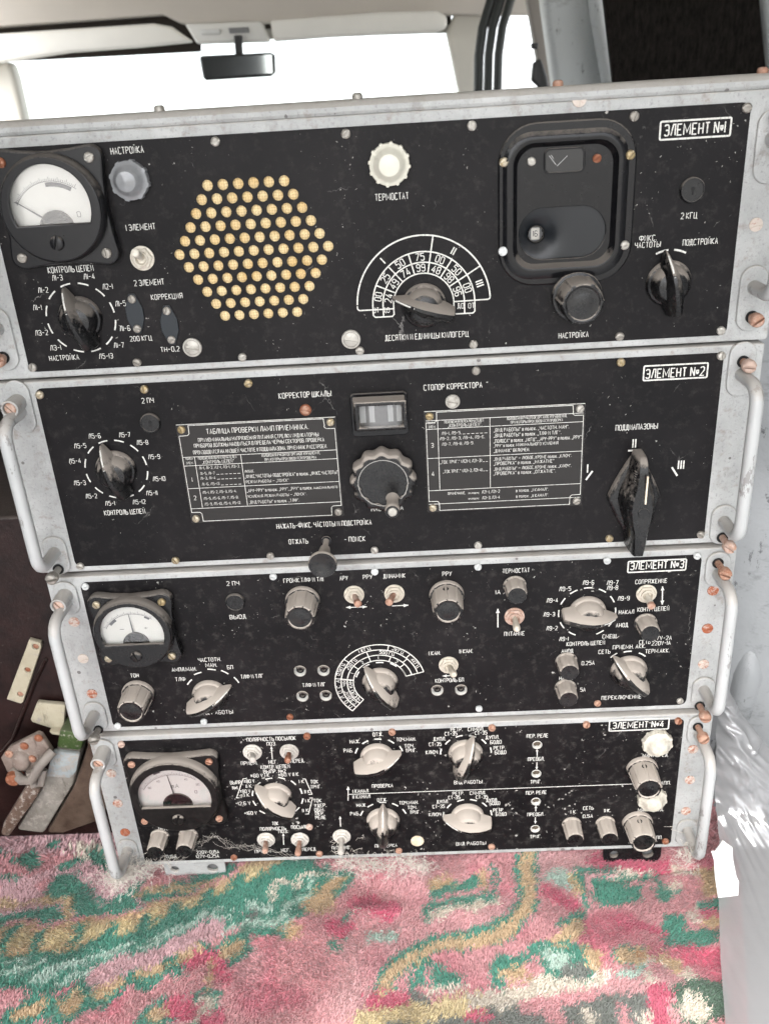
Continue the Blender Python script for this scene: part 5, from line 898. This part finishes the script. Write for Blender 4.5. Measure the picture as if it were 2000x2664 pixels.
def rugh(x, y):
    h = 5*(vnoise(x, y, 55, 11)-.3)+2.2*vnoise(x, y, 13, 12)
    f = lambda ax, ay, bx, by, w, hh: hh*np.exp(-((np.clip(((x-ax)*(bx-ax)+(y-ay)*(by-ay))/((bx-ax)**2+(by-ay)**2), 0, 1)*(bx-ax)+ax-x)**2+(np.clip(((x-ax)*(bx-ax)+(y-ay)*(by-ay))/((bx-ax)**2+(by-ay)**2), 0, 1)*(by-ay)+ay-y)**2)/w**2)
    c1 = (-37.1, -40.3); c2 = (-10.7, -39.1); s1 = (141.6, -38.3); s2 = (143.1, -117.0); e1 = (156.8, -18.2); e2 = (238.8, -2.4)
    h += f(*c1, *c2, 8, 7); h -= f(*s1, *s2, 2.5, 4); h -= f(*e1, *e2, 2.5, 5)
    return FZ+2+h*np.clip((60-y)/60, 0.15, 1)
RX0, RX1, RY0, RY1 = -560.0, 300.0, -260.0, 345.0
nx, ny = 206, 152
gx_, gy_ = np.meshgrid(np.linspace(RX0, RX1, nx), np.linspace(RY0, RY1, ny)); gx_ = gx_.ravel(); gy_ = gy_.ravel(); gx_ = np.minimum(gx_, np.minimum(279, 279+.31*gy_)); gz_ = rugh(gx_, gy_)
def nmesh(name, v, f, cols, m, nper):
    me = bpy.data.meshes.new(name); me.vertices.add(len(v)); me.vertices.foreach_set('co', (v*MM).ravel().astype('f')); me.loops.add(f.size); me.loops.foreach_set('vertex_index', f.ravel().astype('i')); me.polygons.add(len(f)); me.polygons.foreach_set('loop_start', (np.arange(len(f))*nper).astype('i'))
    me.update(calc_edges=True)
    at = me.color_attributes.new('yarn', 'FLOAT_COLOR', 'POINT'); at.data.foreach_set('color', np.concatenate([cols, np.ones((len(v), 1))], 1).ravel().astype('f')); me.materials.append(m); return me
def yarn(t, b):
    a = N(t, 'ShaderNodeAttribute'); a.attribute_name = 'yarn'; t.links.new(a.outputs['Color'], b.inputs['Base Color']); b.inputs['Roughness'].default_value = .9; b.inputs['Specular IOR Level'].default_value = .1
    b.inputs['Sheen Weight'].default_value = .25; b.inputs['Sheen Roughness'].default_value = .6
YARN = mat('wool yarn', yarn)
ii = np.arange(nx*ny).reshape(ny, nx); fq = np.stack([ii[:-1, :-1].ravel(), ii[:-1, 1:].ravel(), ii[1:, 1:].ravel(), ii[1:, :-1].ravel()], 1)
rug = Thing('rug', 'faded wool rug in pink, green and tan lying under the radio stack', 'rug', (-150, 0, FZ))
rb = nmesh('rug_backing', np.stack([gx_, gy_, gz_-1], 1), fq, pattern(gx_, gy_)*.9, YARN, 4); rb.shade_smooth(); rug.part('rug_backing', rb)
def tufts(x0, x1, y0, y1, sp, ln, wd):
    n = int((x1-x0)*(y1-y0)/sp**2); x = rng.uniform(x0, x1, n); y = rng.uniform(y0, y1, n); ok = x < np.minimum(277, 277+.31*y); x = x[ok]; y = y[ok]; n = len(x); z = rugh(x, y)-1
    c = pattern(x, y)*(rng.normal(1, .09, n)[:, None].clip(.7, 1.3)); c = c*(1-.10)+c.mean(1, keepdims=True)*.10
    th = vnoise(x, y, 30, 21)*5+rng.normal(0, .7, n)-2.6; le = rng.uniform(.35, .95, n); l = ln*rng.uniform(.65, 1.2, n)
    bare = np.zeros(n, bool)
    d = np.stack([np.cos(th)*le, np.sin(th)*le, np.sqrt(1-le**2*.9)], 1)*l[:, None]
    ph = rng.uniform(0, np.pi, n); s = np.stack([np.cos(ph), np.sin(ph), np.zeros(n)], 1)*(wd/2)
    p = np.stack([x, y, z], 1); m_ = p+d*.55+np.array([0, 0, .5]); tip = p+d
    V = np.stack([p-s, p+s, m_+s*.9, tip, m_-s*.9], 1).reshape(-1, 3)
    k = np.arange(n)[:, None]*5; f = k+np.arange(5)[None, :]
    cc = np.repeat(c, 5, 0)
    return nmesh('rug_pile', V, f, cc.clip(0, 1), YARN, 5)
o = rug.part('rug_pile', tufts(-345, 280, -185, 30, .90, 3.1, .85)); o['kind'] = 'stuff'
o = rug.part('rug_pile', tufts(-470, -345, -110, 30, 1.4, 4.2, 1.2)); o['kind'] = 'stuff'
o = rug.part('rug_pile', tufts(-560, 300, 30, 190, 1.9, 6, 1.6)); o['kind'] = 'stuff'

# ------------------------------------------------------------------ van around the stack
def trim(name, col, rough=.6, var=.06): return plain(name, col, rough, 0, var, 9)
fl = bpy.data.objects.new('floor', MB().box(-1200, 1150, -1400, 2600, FZ-12, FZ-4).mesh('floor', trim('grey floor paint', (.30, .31, .32)), 0)); COL.objects.link(fl); fl['kind'] = 'structure'
gd = bpy.data.objects.new('ground', MB().box(-300000, 300000, -300000, 300000, -1320, -1300).mesh('ground', plain('pale gravel yard', (.30, .29, .27), .9, 0, .2, 1.5), 0)); COL.objects.link(gd); gd['kind'] = 'structure'
van = Thing('van', 'van interior with pale visors, bright windscreen and carpeted side behind the radios', 'van', (0, 1500, FZ-12))
GREIGE = trim('greige trim', (.62, .595, .53)); HEAD = trim('headliner cloth', (.56, .52, .47), .9); DKB = trim('dark recess shade', (.035, .028, .022), .9); LINER = trim('visor vinyl', (.86, .84, .78), .55)
def vp(name, poly, y0, th, m, bev=4, parent=None):
    me = MB().prism(poly, y0, y0+th).mesh(name, m, .6, bev, 3)
    return sub(name, me, parent, tuple(-van.loc)) if False else van.part(name, me)
vp('headliner', [(-1395.6, 478.2), (569.9, 422.6), (581.7, 175.1), (-8.0, 209.3), (-312.2, 207.9), (-541.9, 218.5), (-587.9, 242.8), (-1028.3, 240.1), (-1475.7, 234.0)], 2150, 60, HEAD)
vp('headliner_recess_shade', [(-1485.3, 275.6), (-1036.9, 271.7), (-593.4, 267.9), (-501.5, 207.6), (-509.7, 152.0), (-1521.8, 164.5)], 2215, 10, DKB, 2)  # dark plate over the left visor; shade of the gap painted as colour
vp('headliner_recess_shade', [(-317.4, 262.7), (31.9, 264.0), (185.9, 233.5), (184.5, 179.0), (-325.0, 197.4)], 2215, 10, DKB, 2)  # same painted shade in the gap over the right visor
vp('sun_visor', [(-1400.3, 217.2), (-1020.6, 221.5), (-609.1, 221.5), (-561.2, 211.2), (-508.3, 171.2), (-649.6, 167.3), (-844.7, 165.8), (-999.1, 154.2), (-1424.5, 140.5)], 2120, 26, LINER, 9)
vp('sun_visor', [(-298.7, 210.6), (-7.3, 213.5), (144.7, 207.8), (169.8, 191.5), (167.9, 165.8), (137.0, 156.8), (-146.2, 161.2), (-295.1, 160.0)], 2120, 26, LINER, 9)
vp('overhead_console', [(-524.3, 214.9), (-322.0, 209.7), (-303.1, 160.0), (-497.8, 165.8)], 2110, 45, trim('console plastic', (.74, .73, .69)), 8)
vp('map_light', [(-484.7, 198.6), (-432.4, 198.3), (-431.2, 184.8), (-481.8, 185.0)], 2104, 8, trim('map light lens', (.66, .66, .64), .3), 2)
vp('console_switch', [(-407.9, 197.9), (-355.9, 197.1), (-354.4, 184.1), (-406.6, 184.9)], 2104, 8, trim('switch grey', (.20, .20, .20), .4), 2)
vp('mirror_stem', [(-394.6, 179.4), (-373.7, 179.3), (-377.0, 124.1), (-397.5, 124.2)], 2096, 14, trim('mirror black', (.02, .02, .02), .4), 3)
mir = vp('rear_view_mirror', [(-488.5, 132.0), (-480.5, 135.9), (-298.0, 133.0), (-288.8, 127.1), (-292.3, 84.6), (-305.6, 76.6), (-478.0, 76.5), (-485.8, 83.0)], 2070, 26, trim('mirror black', (.02, .02, .02), .4), 5)
sub('mirror_glass', MB().prism([(-481.3, 129.4), (-296.0, 127.4), (-298.4, 83.9), (-479.5, 82.1)], 2067.5, 2069.6).mesh('mirror_glass', plain('mirror silvering', (.35, .37, .36), .06, 1.0, .3, 8), 0), mir)
# windscreen pane and its surround
vp('windscreen', [(-1114.5, 200.3), (225.9, 185.4), (217.0, -307.1), (-1222.7, -226.3)], 2240, 4, WGLASS, 0)
vp('pillar_trim', [(-1557.8, 234.6), (-1061.5, 155.0), (-1036.1, 158.1), (-1030.0, 118.8), (-1028.4, -66.1), (-1074.1, -293.6), (-1725.0, -257.3)], 2180, 60, GREIGE, 14)
vp('pillar_trim', [(170.2, 156.0), (191.3, 199.8), (278.8, 259.4), (327.9, 256.5), (265.3, 140.5), (253.9, -24.7), (249.9, -367.6), (208.8, -365.3), (200.9, 7.6)], 2180, 60, GREIGE, 12)
vp('header_rail', [(-1521.0, 228.8), (-1051.3, 164.4), (-682.3, 174.8), (-519.5, 176.8), (-165.5, 168.8), (186.1, 158.7), (187.5, 214.3), (-1497.4, 300.9)], 2228, 10, trim('header rail', (.46, .45, .42)), 0)
RUB = trim('door seal rubber', (.012, .016, .014), .45)
for k, (dx, r) in enumerate(((0, 12), (23, 11), (46, 11))):
    q = [(296.4, 279.1), (263.2, 204.9), (242.7, 147.4), (233.0, 87.9), (230.3, 5.7), (233.2, -101.3), (239.2, -270.3)]
    van.part('door_seal', MB().tube([(p[0]+dx, 1900-dx*.4, p[1]) for p in q], r, 12).mesh('door_seal', RUB, 1.2))
vp('door_frame', [(288.0, 218.1), (320.9, 216.2), (330.1, 167.7), (365.0, -11.2), (393.8, -234.3), (353.2, -232.0), (333.6, -9.4), (296.8, 169.6)], 1500, 40, trim('door frame trim', (.27, .245, .22)), 6)
vp('belt_anchor', [(305.7, 56.5), (320.7, 64.1), (334.5, 29.4), (342.5, -9.8), (306.7, -7.8), (317.8, 11.1), (302.4, 24.8)], 1470, 20, trim('belt plastic', (.02, .02, .02), .4), 4)
vp('belt_anchor', [(301.5, 92.3), (315.5, 92.8), (314.8, 80.3), (302.6, 82.7)], 1470, 20, trim('belt plastic', (.02, .02, .02), .4), 3)
def scuffed(name, c):
    def f(t, b):
        p = coords(t); n = noise(t, p, 7, 6, .6); n2 = noise(t, coords(t, (1, 1, .35)), 60, 6, .8); n3 = noise(t, coords(t, (.5, 1, 1)), 28, 5, .85)
        k = mix(t, n, tuple(v*.80 for v in c), c); k = mix(t, ramp(t, n3, (.56, 0.0), (.66, .6)), k, tuple(v*.5 for v in c)); k = mix(t, ramp(t, n2, (.60, 0.0), (.64, .85)), k, (.05, .05, .055))
        t.links.new(k, b.inputs['Base Color']); b.inputs['Roughness'].default_value = .42; bump(t, b, n, .3, .02)
    return mat(name, f)
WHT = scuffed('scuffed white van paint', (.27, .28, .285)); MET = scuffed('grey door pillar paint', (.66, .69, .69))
vp('door_pillar', [(291.6, 196.5), (387.8, 190.9), (427.1, -14.1), (457.9, -215.5), (357.4, -209.9), (323.8, -0.3), (298.4, 145.6)], 1300, 60, MET, 14)
van.part('pillar_bead', MB().tube([(p[0], 1285, p[1]) for p in ((384.8, 189.5), (395.9, 124.2), (425.1, 1.7), (445.2, -128.2))], 16, 12).mesh('pillar_bead', MET, 1.2))
def felt(t, b):
    p = coords(t); n = noise(t, coords(t, (1, 1, .3)), 160, 5, .8); n2 = noise(t, p, 6, 4)
    t.links.new(mix(t, ramp(t, n, (.35, 0.0), (.8, 1.0)), (.010, .009, .008), (.050, .043, .038)), b.inputs['Base Color']); b.inputs['Roughness'].default_value = 1; b.inputs['Specular IOR Level'].default_value = .1; bump(t, b, n, .8, .003)
FELT = mat('dark brown felt', felt)
vp('carpeted_panel', [(315.9, 163.6), (542.1, 150.3), (553.5, 87.6), (578.1, -15.2), (630.1, -361.1), (384.8, -347.6), (344.2, 4.4)], 900, 14, FELT, 2)
vp('side_pillar', [(533.6, 148.6), (619.0, 143.6), (695.9, -360.0), (621.7, -355.9), (561.7, 21.8), (543.0, 103.7)], 880, 50, MET, 10)
# right wheel-arch panel
mb = MB(); prof = [(420, -20), (230, -20), (185, -40), (165, -150), (150, -225), (135, -250), (118, -278), (104, -330), (96, -420), (92, -520), (90, -588)]
rows = []
for y, z in prof:
    rows.append([(x, y+ (18 if x > 300 else 0)*0+12*math.exp(-((x-330)/40)**2)*(-1 if -560 < z < -300 else 0)*1.6, z) for x in (250, 262, 275, 290, 305, 320, 335, 350, 380, 440, 640)])
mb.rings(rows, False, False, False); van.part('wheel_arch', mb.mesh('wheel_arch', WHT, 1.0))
q0, q1, q2 = (305.0, -429.1), (304.1, -455.6), (299.8, -490.9)
van.part('arch_rib', MB().tube([(q0[0], 100, q0[1]+6), (q0[0], 96, q0[1]), (q1[0], 92, q1[1]), (q2[0], 90, q2[1]), (q2[0]-8, 88, q2[1]-60)], 1, 20, [3, 12, 15, 13, 11]).mesh('arch_rib', WHT, 1.5))
van.part('unseen_side_wall', MB().box(740, 760, -1400, 870, FZ-4, 420).mesh('unseen_side_wall', WHT, 0)); van.part('unseen_side_wall', MB().box(-1200, -1180, 900, 2300, FZ-4, -120).box(-780, -760, -1400, 900, FZ-4, 420).box(-1180, -760, 890, 900, FZ-4, 420).mesh('unseen_side_wall', trim('dark side lining', (.03, .03, .034), .8), 0))  # unseen walls, run past the camera to limit daylight; left front lowered to light visors
van.part('unseen_roof_panel', MB().box(-1200, 1150, -780, 2350, 420, 445).mesh('unseen_roof_panel', GREIGE, 0))  # added out of view, reaching behind the camera to cut daylight on the radios
van.part('dashboard', MB().box(-1150, 1100, 1700, 2230, -560, -180).mesh('dashboard', trim('dashboard plastic', (.03, .03, .03), .5), .6, 40, 4))
# dark seat behind the stack on the left
seat = Thing('seat', 'dark upholstered back behind the brown case at the left edge', 'seat', (-560, 380, FZ-4)); seat.part('seat_back', MB().box(-735, -250, 345, 470, FZ-4, -60).mesh('seat_back', trim('dark seat cloth', (.018, .019, .024), .9, .3), .6, 40, 4))
gc = Thing('folded_jacket', 'dark green cloth on the brown case behind the left handle', 'cloth', (-330, 150, -315))
gm = MB().rings([[(x, y, -330+(46+10*math.sin(x*.06+y*.03))*math.sin(math.pi*t)**.6) for t, y in zip(np.linspace(0, 1, 9), np.linspace(110, 250, 9))] for x in np.linspace(-430, -245, 16)], False, False, False)
gc.part('cloth', gm.mesh('cloth', trim('bottle green cloth', (.010, .030, .022), .9, .3), 1.2))

# ------------------------------------------------------------------ brown case at the left
def wornbrown(name, a, b2, chips=.66, sc=40, rough=.5):
    def f(t, b):
        p = coords(t); n = noise(t, p, 38, 6, .7); n2 = noise(t, p, sc*3.2, 7, .75); n4 = noise(t, coords(t, (1, 1, .25)), 120, 5, .8)
        k = mix(t, ramp(t, n, (.35, 0.0), (.7, 1.0)), a, b2); k = mix(t, ramp(t, n2, (chips-.03, 0.0), (chips+.03, .8)), k, (.30, .27, .24)); k = mix(t, ramp(t, n4, (.58, 0.0), (.70, .75)), k, tuple(v*.35 for v in a)); b.inputs['Specular IOR Level'].default_value = .22; g = dustfac(t, .12, p); k = mix(t, g, k, DUST)
        t.links.new(k, b.inputs['Base Color']); b.inputs['Roughness'].default_value = rough; bump(t, b, n2, .35, .0015)
    return mat(name, f)
CY = 55
case = Thing('equipment_case', 'brown painted metal case with rusty latch and cream hinge plates at left of stack', 'case', (-330, CY, FZ))
BROWN = wornbrown('maroon case paint', (.008, .0035, .003), (.024, .0105, .009), .70, 55, .38); BRONZE = wornbrown('bronze case paint', (.045, .028, .02), (.11, .078, .058), .70, 30, .42); WORN = wornbrown('worn grey band', (.13, .115, .095), (.27, .25, .22), .56, 45); 
tz = (-292.9, -257.7)[1]
body = rrect(-640, -236, FZ+4, tz, 22, 6); case.part('body', MB().prism(body, CY, CY+270).mesh('body', BROWN, .6, 3, 3))
c0 = (-287.2, -449.7); 
def cp(name, poly, y, th, m, bev=1.0, lab=None): return case.part(name, MB().prism(poly, y, y+th).mesh(name, m, .6, bev, 2), label=lab)
cp('bronze_panel', [(-260.5, -454.4), (-263.9, -467.7), (-284.1, -508.7), (-319.7, -561.6), (-304.0, -562.4), (-265.9, -548.0), (-238.7, -493.2), (-238.8, -450.4)], 38, 18, BRONZE, 4)
cp('edge_band', [(-288.5, -464.8), (-268.3, -469.2), (-282.7, -505.2), (-320.3, -559.2), (-343.8, -553.9), (-308.4, -503.9)], 36, 20, WORN, 3)
cp('green_band', [(-281.2, -445.0), (-260.5, -451.0), (-268.2, -468.9), (-288.4, -464.5)], 36, 20, wornbrown('chipped green paint', (.035, .060, .018), (.065, .10, .030), .58, 60), 3, 'chipped green painted end of the band')
cp('band_sleeve', [(-289.2, -463.6), (-267.8, -468.4), (-274.7, -487.0), (-281.3, -493.6), (-301.4, -490.9)], 32, 4, wornbrown('pale blue flaking paint', (.22, .245, .25), (.36, .39, .39), .52, 38), 1)
cp('latch_lever', [(-316.4, -494.2), (-306.2, -500.3), (-313.0, -510.6), (-346.0, -551.5), (-352.4, -548.6), (-347.1, -536.2)], 26, 12, wornbrown('rusty brown lever', (.075, .045, .032), (.16, .115, .09), .56, 70), 2)
LATP = wornbrown('pinkish latch paint', (.16, .12, .10), (.29, .24, .205), .60, 60)
cp('latch_plate', [(-332.9, -466.0), (-323.3, -455.5), (-296.8, -442.3), (-293.6, -444.5), (-288.3, -461.4), (-292.6, -470.0), (-311.7, -480.8), (-329.9, -483.7), (-331.2, -479.8)], 28, 6, LATP, 1.5)
lb = case.part('latch_boss', MB().rings([[(0+r*math.cos(a), -h, 0+r*1.2*math.sin(a)) for a in np.linspace(0, 2*math.pi, 21)[:-1]] for r, h in ((8, 0), (7.5, 2.5), (6, 5), (3, 6), (.1, 6.3))]).mesh('latch_boss', LATP, 1.0), ((-315.4, -468.5)[0], 28, (-315.4, -468.5)[1]))
case.part('latch_hook', MB().tube([(p[0], y, p[1]) for p, y in (((-324.3, -478.2), 26), ((-314.2, -481.3), 18), ((-305.1, -480.0), 16), ((-295.6, -466.0), 18), ((-286.7, -459.7), 27))], 4.2, 12).mesh('latch_hook', wornbrown('grey hook steel', (.15, .13, .115), (.26, .23, .20)), 1.2))
case.part('latch_hook', MB().tube([(p[0], y, p[1]) for p, y in (((-307.0, -473.9), 20), ((-305.5, -487.7), 18), ((-300.7, -488.8), 20), ((-297.0, -476.1), 24))], 3.2, 12).mesh('latch_hook', wornbrown('grey hook steel', (.15, .13, .115), (.26, .23, .20)), 1.2))
q = (-322.6, -481.4); case.part('rivet', MB().lathe([(6, 0), (6.4, 5), (5.6, 9), (.01, 10)], 20, cap1=False).mesh('rivet', RUST, .8), (q[0], 27, q[1]))
for p in ((-324.2, -461.3), (-306.1, -467.3), (-295.8, -446.0), (-309.6, -453.7)): case.part('rivet', cached('rv', lambda: MB().lathe([(3.6, 0), (3.4, 1), (2, 1.8), (.01, 2)], 16, cap1=False).mesh('rivet', RUST, .8)), (p[0], 27.8, p[1]))
CREAM = wornbrown('cream hinge paint', (.36, .32, .23), (.46, .42, .32), .62, 50)
hp_ = case.part('hinge_plate', plate('hinge_plate', [(-293.8, -365.4), (-285.1, -368.6), (-285.3, -372.8), (-313.2, -426.7), (-315.3, -427.6), (-326.0, -422.5)], [circ((-289.9, -372.1), 2.6, 14), circ((-301.6, -394.3), 2.6, 14), circ((-313.5, -418.2), 2.6, 14)], 50, 5, CREAM, .7))
for p in ((-289.9, -372.1), (-301.6, -394.3), (-313.5, -418.2)): sub('rivet', cached('hr', lambda: MB().lathe([(2.5, -2), (2.2, -1), (.01, -.6)], 14, cap1=False).mesh('rivet', RUST, .8)), hp_, (p[0], 50, p[1]))
cp('catch_plate', [(-299.3, -424.2), (-279.7, -427.3), (-276.4, -428.7), (-282.6, -451.4), (-292.5, -451.7), (-307.9, -444.2), (-308.5, -441.3)], 46, 5, CREAM, 1)
cp('catch_lip', [(-292.8, -449.9), (-276.1, -451.7), (-275.4, -454.8), (-283.0, -455.1), (-290.7, -453.1)], 40, 10, CREAM, 1)
case.part('piping', MB().tube([(p[0], 53, p[1]) for p in ((-285.9, -386.5), (-300.5, -409.7), (-315.7, -436.9), (-332.4, -466.7), (-345.5, -480.0))], 1.6, 8).mesh('piping', BROWN, 1.2))

# ------------------------------------------------------------------ plastic bag and torn paper on the right
bag = Thing('plastic_bag', 'crumpled translucent white plastic bag beside the right handles', 'bag', (280, -60, FZ))
rowsP = [((253.3, -415.1), (258.7, -415.4), 30), ((253.9, -432.7), (266.1, -433.3), 30), ((255.0, -449.8), (275.8, -450.8), 28), ((255.3, -462.8), (285.5, -464.3), 25), ((255.3, -484.6), (303.3, -486.9), 20), ((257.3, -526.8), (330.1, -530.3), 14), ((254.0, -544.3), (331.1, -547.9), -12), ((245.6, -550.9), (324.0, -554.5), -38), ((238.4, -554.9), (317.2, -558.5), -62), ((226.3, -560.6), (302.7, -563.9), -104), ((215.4, -568.3), (288.9, -571.5), -150), ((207.2, -569.4), (277.3, -572.3), -182)]
nu, nv = 70, 150
tv = np.linspace(0, len(rowsP)-1, nv); vs = []
arr = np.array([[a[0], a[1], b[0], b[1], y] for a, b, y in rowsP])
for t in tv:
    i = min(int(t), len(rowsP)-2); f = t-i; r_ = arr[i]*(1-f)+arr[i+1]*f
    for u in np.linspace(0, 1, nu): vs.append((r_[0]+(r_[2]-r_[0])*u, r_[4], r_[1]+(r_[3]-r_[1])*u, u, t/(len(rowsP)-1)))
va = np.array(vs); x, y, z, uu, tt = va.T
env = np.clip(1-(tt-.55)/.2, .22, 1); s_ = x*.8+z*.35+26*vnoise(x, z, 60, 41)+9*vnoise(x, z, 22, 42)
rid = lambda a, b, sc, sd: 1-2*np.abs(vnoise(a, b, sc, sd)-.5)
dsp = env*(6*(rid(s_, z+14*vnoise(x, z, 30, 43), 30, 31)-.5)+6*(rid(s_+z*.5, z-x*.4+10*vnoise(x, z, 18, 44), 16, 32)-.5)+3.0*(rid(s_, z+x, 7, 33)-.5)); edge = np.sin(np.pi*np.clip(uu*1.0, 0, 1))**.5
y2 = y-(dsp*(.4+.6*edge)+13*np.sin(np.pi*uu)*np.sin(np.pi*np.clip(tt*1.25, 0, 1))); z2 = z+dsp*.3
z2 = np.maximum(z2, FZ+9)
vv = np.stack([x, y2, z2], 1); ii = np.arange(nu*nv).reshape(nv, nu); ff = np.stack([ii[:-1, :-1].ravel(), ii[:-1, 1:].ravel(), ii[1:, 1:].ravel(), ii[1:, :-1].ravel()], 1)
def film():
    m = bpy.data.materials.new('translucent plastic film'); m.use_nodes = True; t = m.node_tree; t.nodes.clear()
    p = coords(t); n = noise(t, p, 55, 5, .6)
    d = N(t, 'ShaderNodeBsdfDiffuse', Color=(.44, .44, .445, 1)); tl = N(t, 'ShaderNodeBsdfTranslucent', Color=(.55, .55, .55, 1)); g = N(t, 'ShaderNodeBsdfGlossy', Roughness=.10); tr = N(t, 'ShaderNodeBsdfTransparent', Color=(.95, .95, .95, 1))
    bp = N(t, 'ShaderNodeBump', Strength=.25); bp.inputs['Distance'].default_value = .003; t.links.new(n, bp.inputs['Height'])
    for q in (d, tl, g): t.links.new(bp.outputs[0], q.inputs['Normal'])
    m1 = N(t, 'ShaderNodeMixShader', Fac=.4); m2 = N(t, 'ShaderNodeMixShader'); m3 = N(t, 'ShaderNodeMixShader', Fac=.36); fr = N(t, 'ShaderNodeLayerWeight', Blend=.5); t.links.new(bp.outputs[0], fr.inputs['Normal']); o = N(t, 'ShaderNodeOutputMaterial')
    t.links.new(d.outputs[0], m1.inputs[1]); t.links.new(tl.outputs[0], m1.inputs[2]); t.links.new(m1.outputs[0], m3.inputs[1]); t.links.new(tr.outputs[0], m3.inputs[2])
    t.links.new(mth(t, 'ADD', mth(t, 'MULTIPLY', mth(t, 'POWER', fr.outputs['Facing'], 3), .6), .10, True), m2.inputs[0]); t.links.new(m3.outputs[0], m2.inputs[1]); t.links.new(g.outputs[0], m2.inputs[2]); t.links.new(m2.outputs[0], o.inputs[0]); return m
bm_ = nmesh('film', vv, ff, np.ones((len(vv), 3)), film(), 4); bm_.shade_smooth(); bag.part('film', bm_)
pp = Thing('torn_paper', 'torn piece of white paper standing against the plastic bag', 'paper', (235, -80, FZ))
pl = [(227.1, -473.6), (234.6, -480.6), (236.5, -493.2), (240.4, -508.5), (243.0, -514.4), (244.0, -528.4), (229.7, -530.1), (226.6, -515.6), (224.7, -505.9), (222.9, -492.6), (220.1, -483.9), (222.8, -483.7)]
pm = plate('sheet', pl, [], 0, 1.0, plain('white paper', (.62, .62, .61), .7, 0, .10, 60), .1)
o = pp.part('sheet', pm, (0, -80, 0)); 
# ------------------------------------------------------------------ cobweb and fluff along the lowest rail
web = Thing('cobweb', 'grey cobweb and dust fluff hanging from the bottom edge of lowest unit', 'cobweb', (-190, -12, -575))
mb = MB()
def strand(a, b, sag, r=.16, jit=2.0, n=9):
    a = Vector(a); b = Vector(b); pts = []
    for k in range(n+1):
        t = k/n; p = a.lerp(b, t); p.z -= sag*4*t*(1-t); 
        if 0 < k < n: p += Vector((random.gauss(0, jit), random.gauss(0, jit), random.gauss(0, jit)))*.5
        pts.append(p)
    mb.tube(pts, r, 3)
wl = [(-237.2, -556.4), (-231.0, -555.2), (-218.1, -555.4), (-207.1, -556.5), (-189.9, -550.5), (-169.1, -532.7), (-154.1, -524.2), (-139.3, -540.0), (-122.5, -532.3), (-87.7, -554.1)]
W3 = [(p[0], y, p[1]) for p, y in zip(wl, (-20, -12, -8, -6, -5, -8, -8, -6, -12, -6))]
for a, b in zip(W3[:-1], W3[1:]):
    for k in range(5): strand([c+random.gauss(0, 2.0) for c in a], [c+random.gauss(0, 2.0) for c in b], random.uniform(-1, 4), .07)
def fluff(c, rx, rz, n, ry=5):
    for k in range(n):
        p = Vector((c[0]+random.gauss(0, rx), c[1]+random.gauss(0, ry), c[2]+random.gauss(0, rz))); q = p+Vector((random.gauss(0, 6), random.gauss(0, 3), random.gauss(0, 4))); strand(p, q, random.uniform(-1, 2), .14, 3, 5)
fluff(W3[0], 6, 5, 170); fluff(W3[1], 8, 5, 170); fluff(W3[2], 12, 3, 60)
for p in ((-46.3, -563.0), (-32.5, -565.3), (-18.6, -564.2), (2.9, -563.1), (5.1, -568.3)): fluff((p[0], -5, p[1]), 9, 3, 70)
fluff(((225.8, -546.1)[0], -22, (225.8, -546.1)[1]), 4, 5, 70); fluff(((-45.1, -548.3)[0], -4, (-45.1, -548.3)[1]), 7, 7, 18)
web.part('web', mb.mesh('web', plain('grey web dust', (.58, .54, .48), .95), 0))
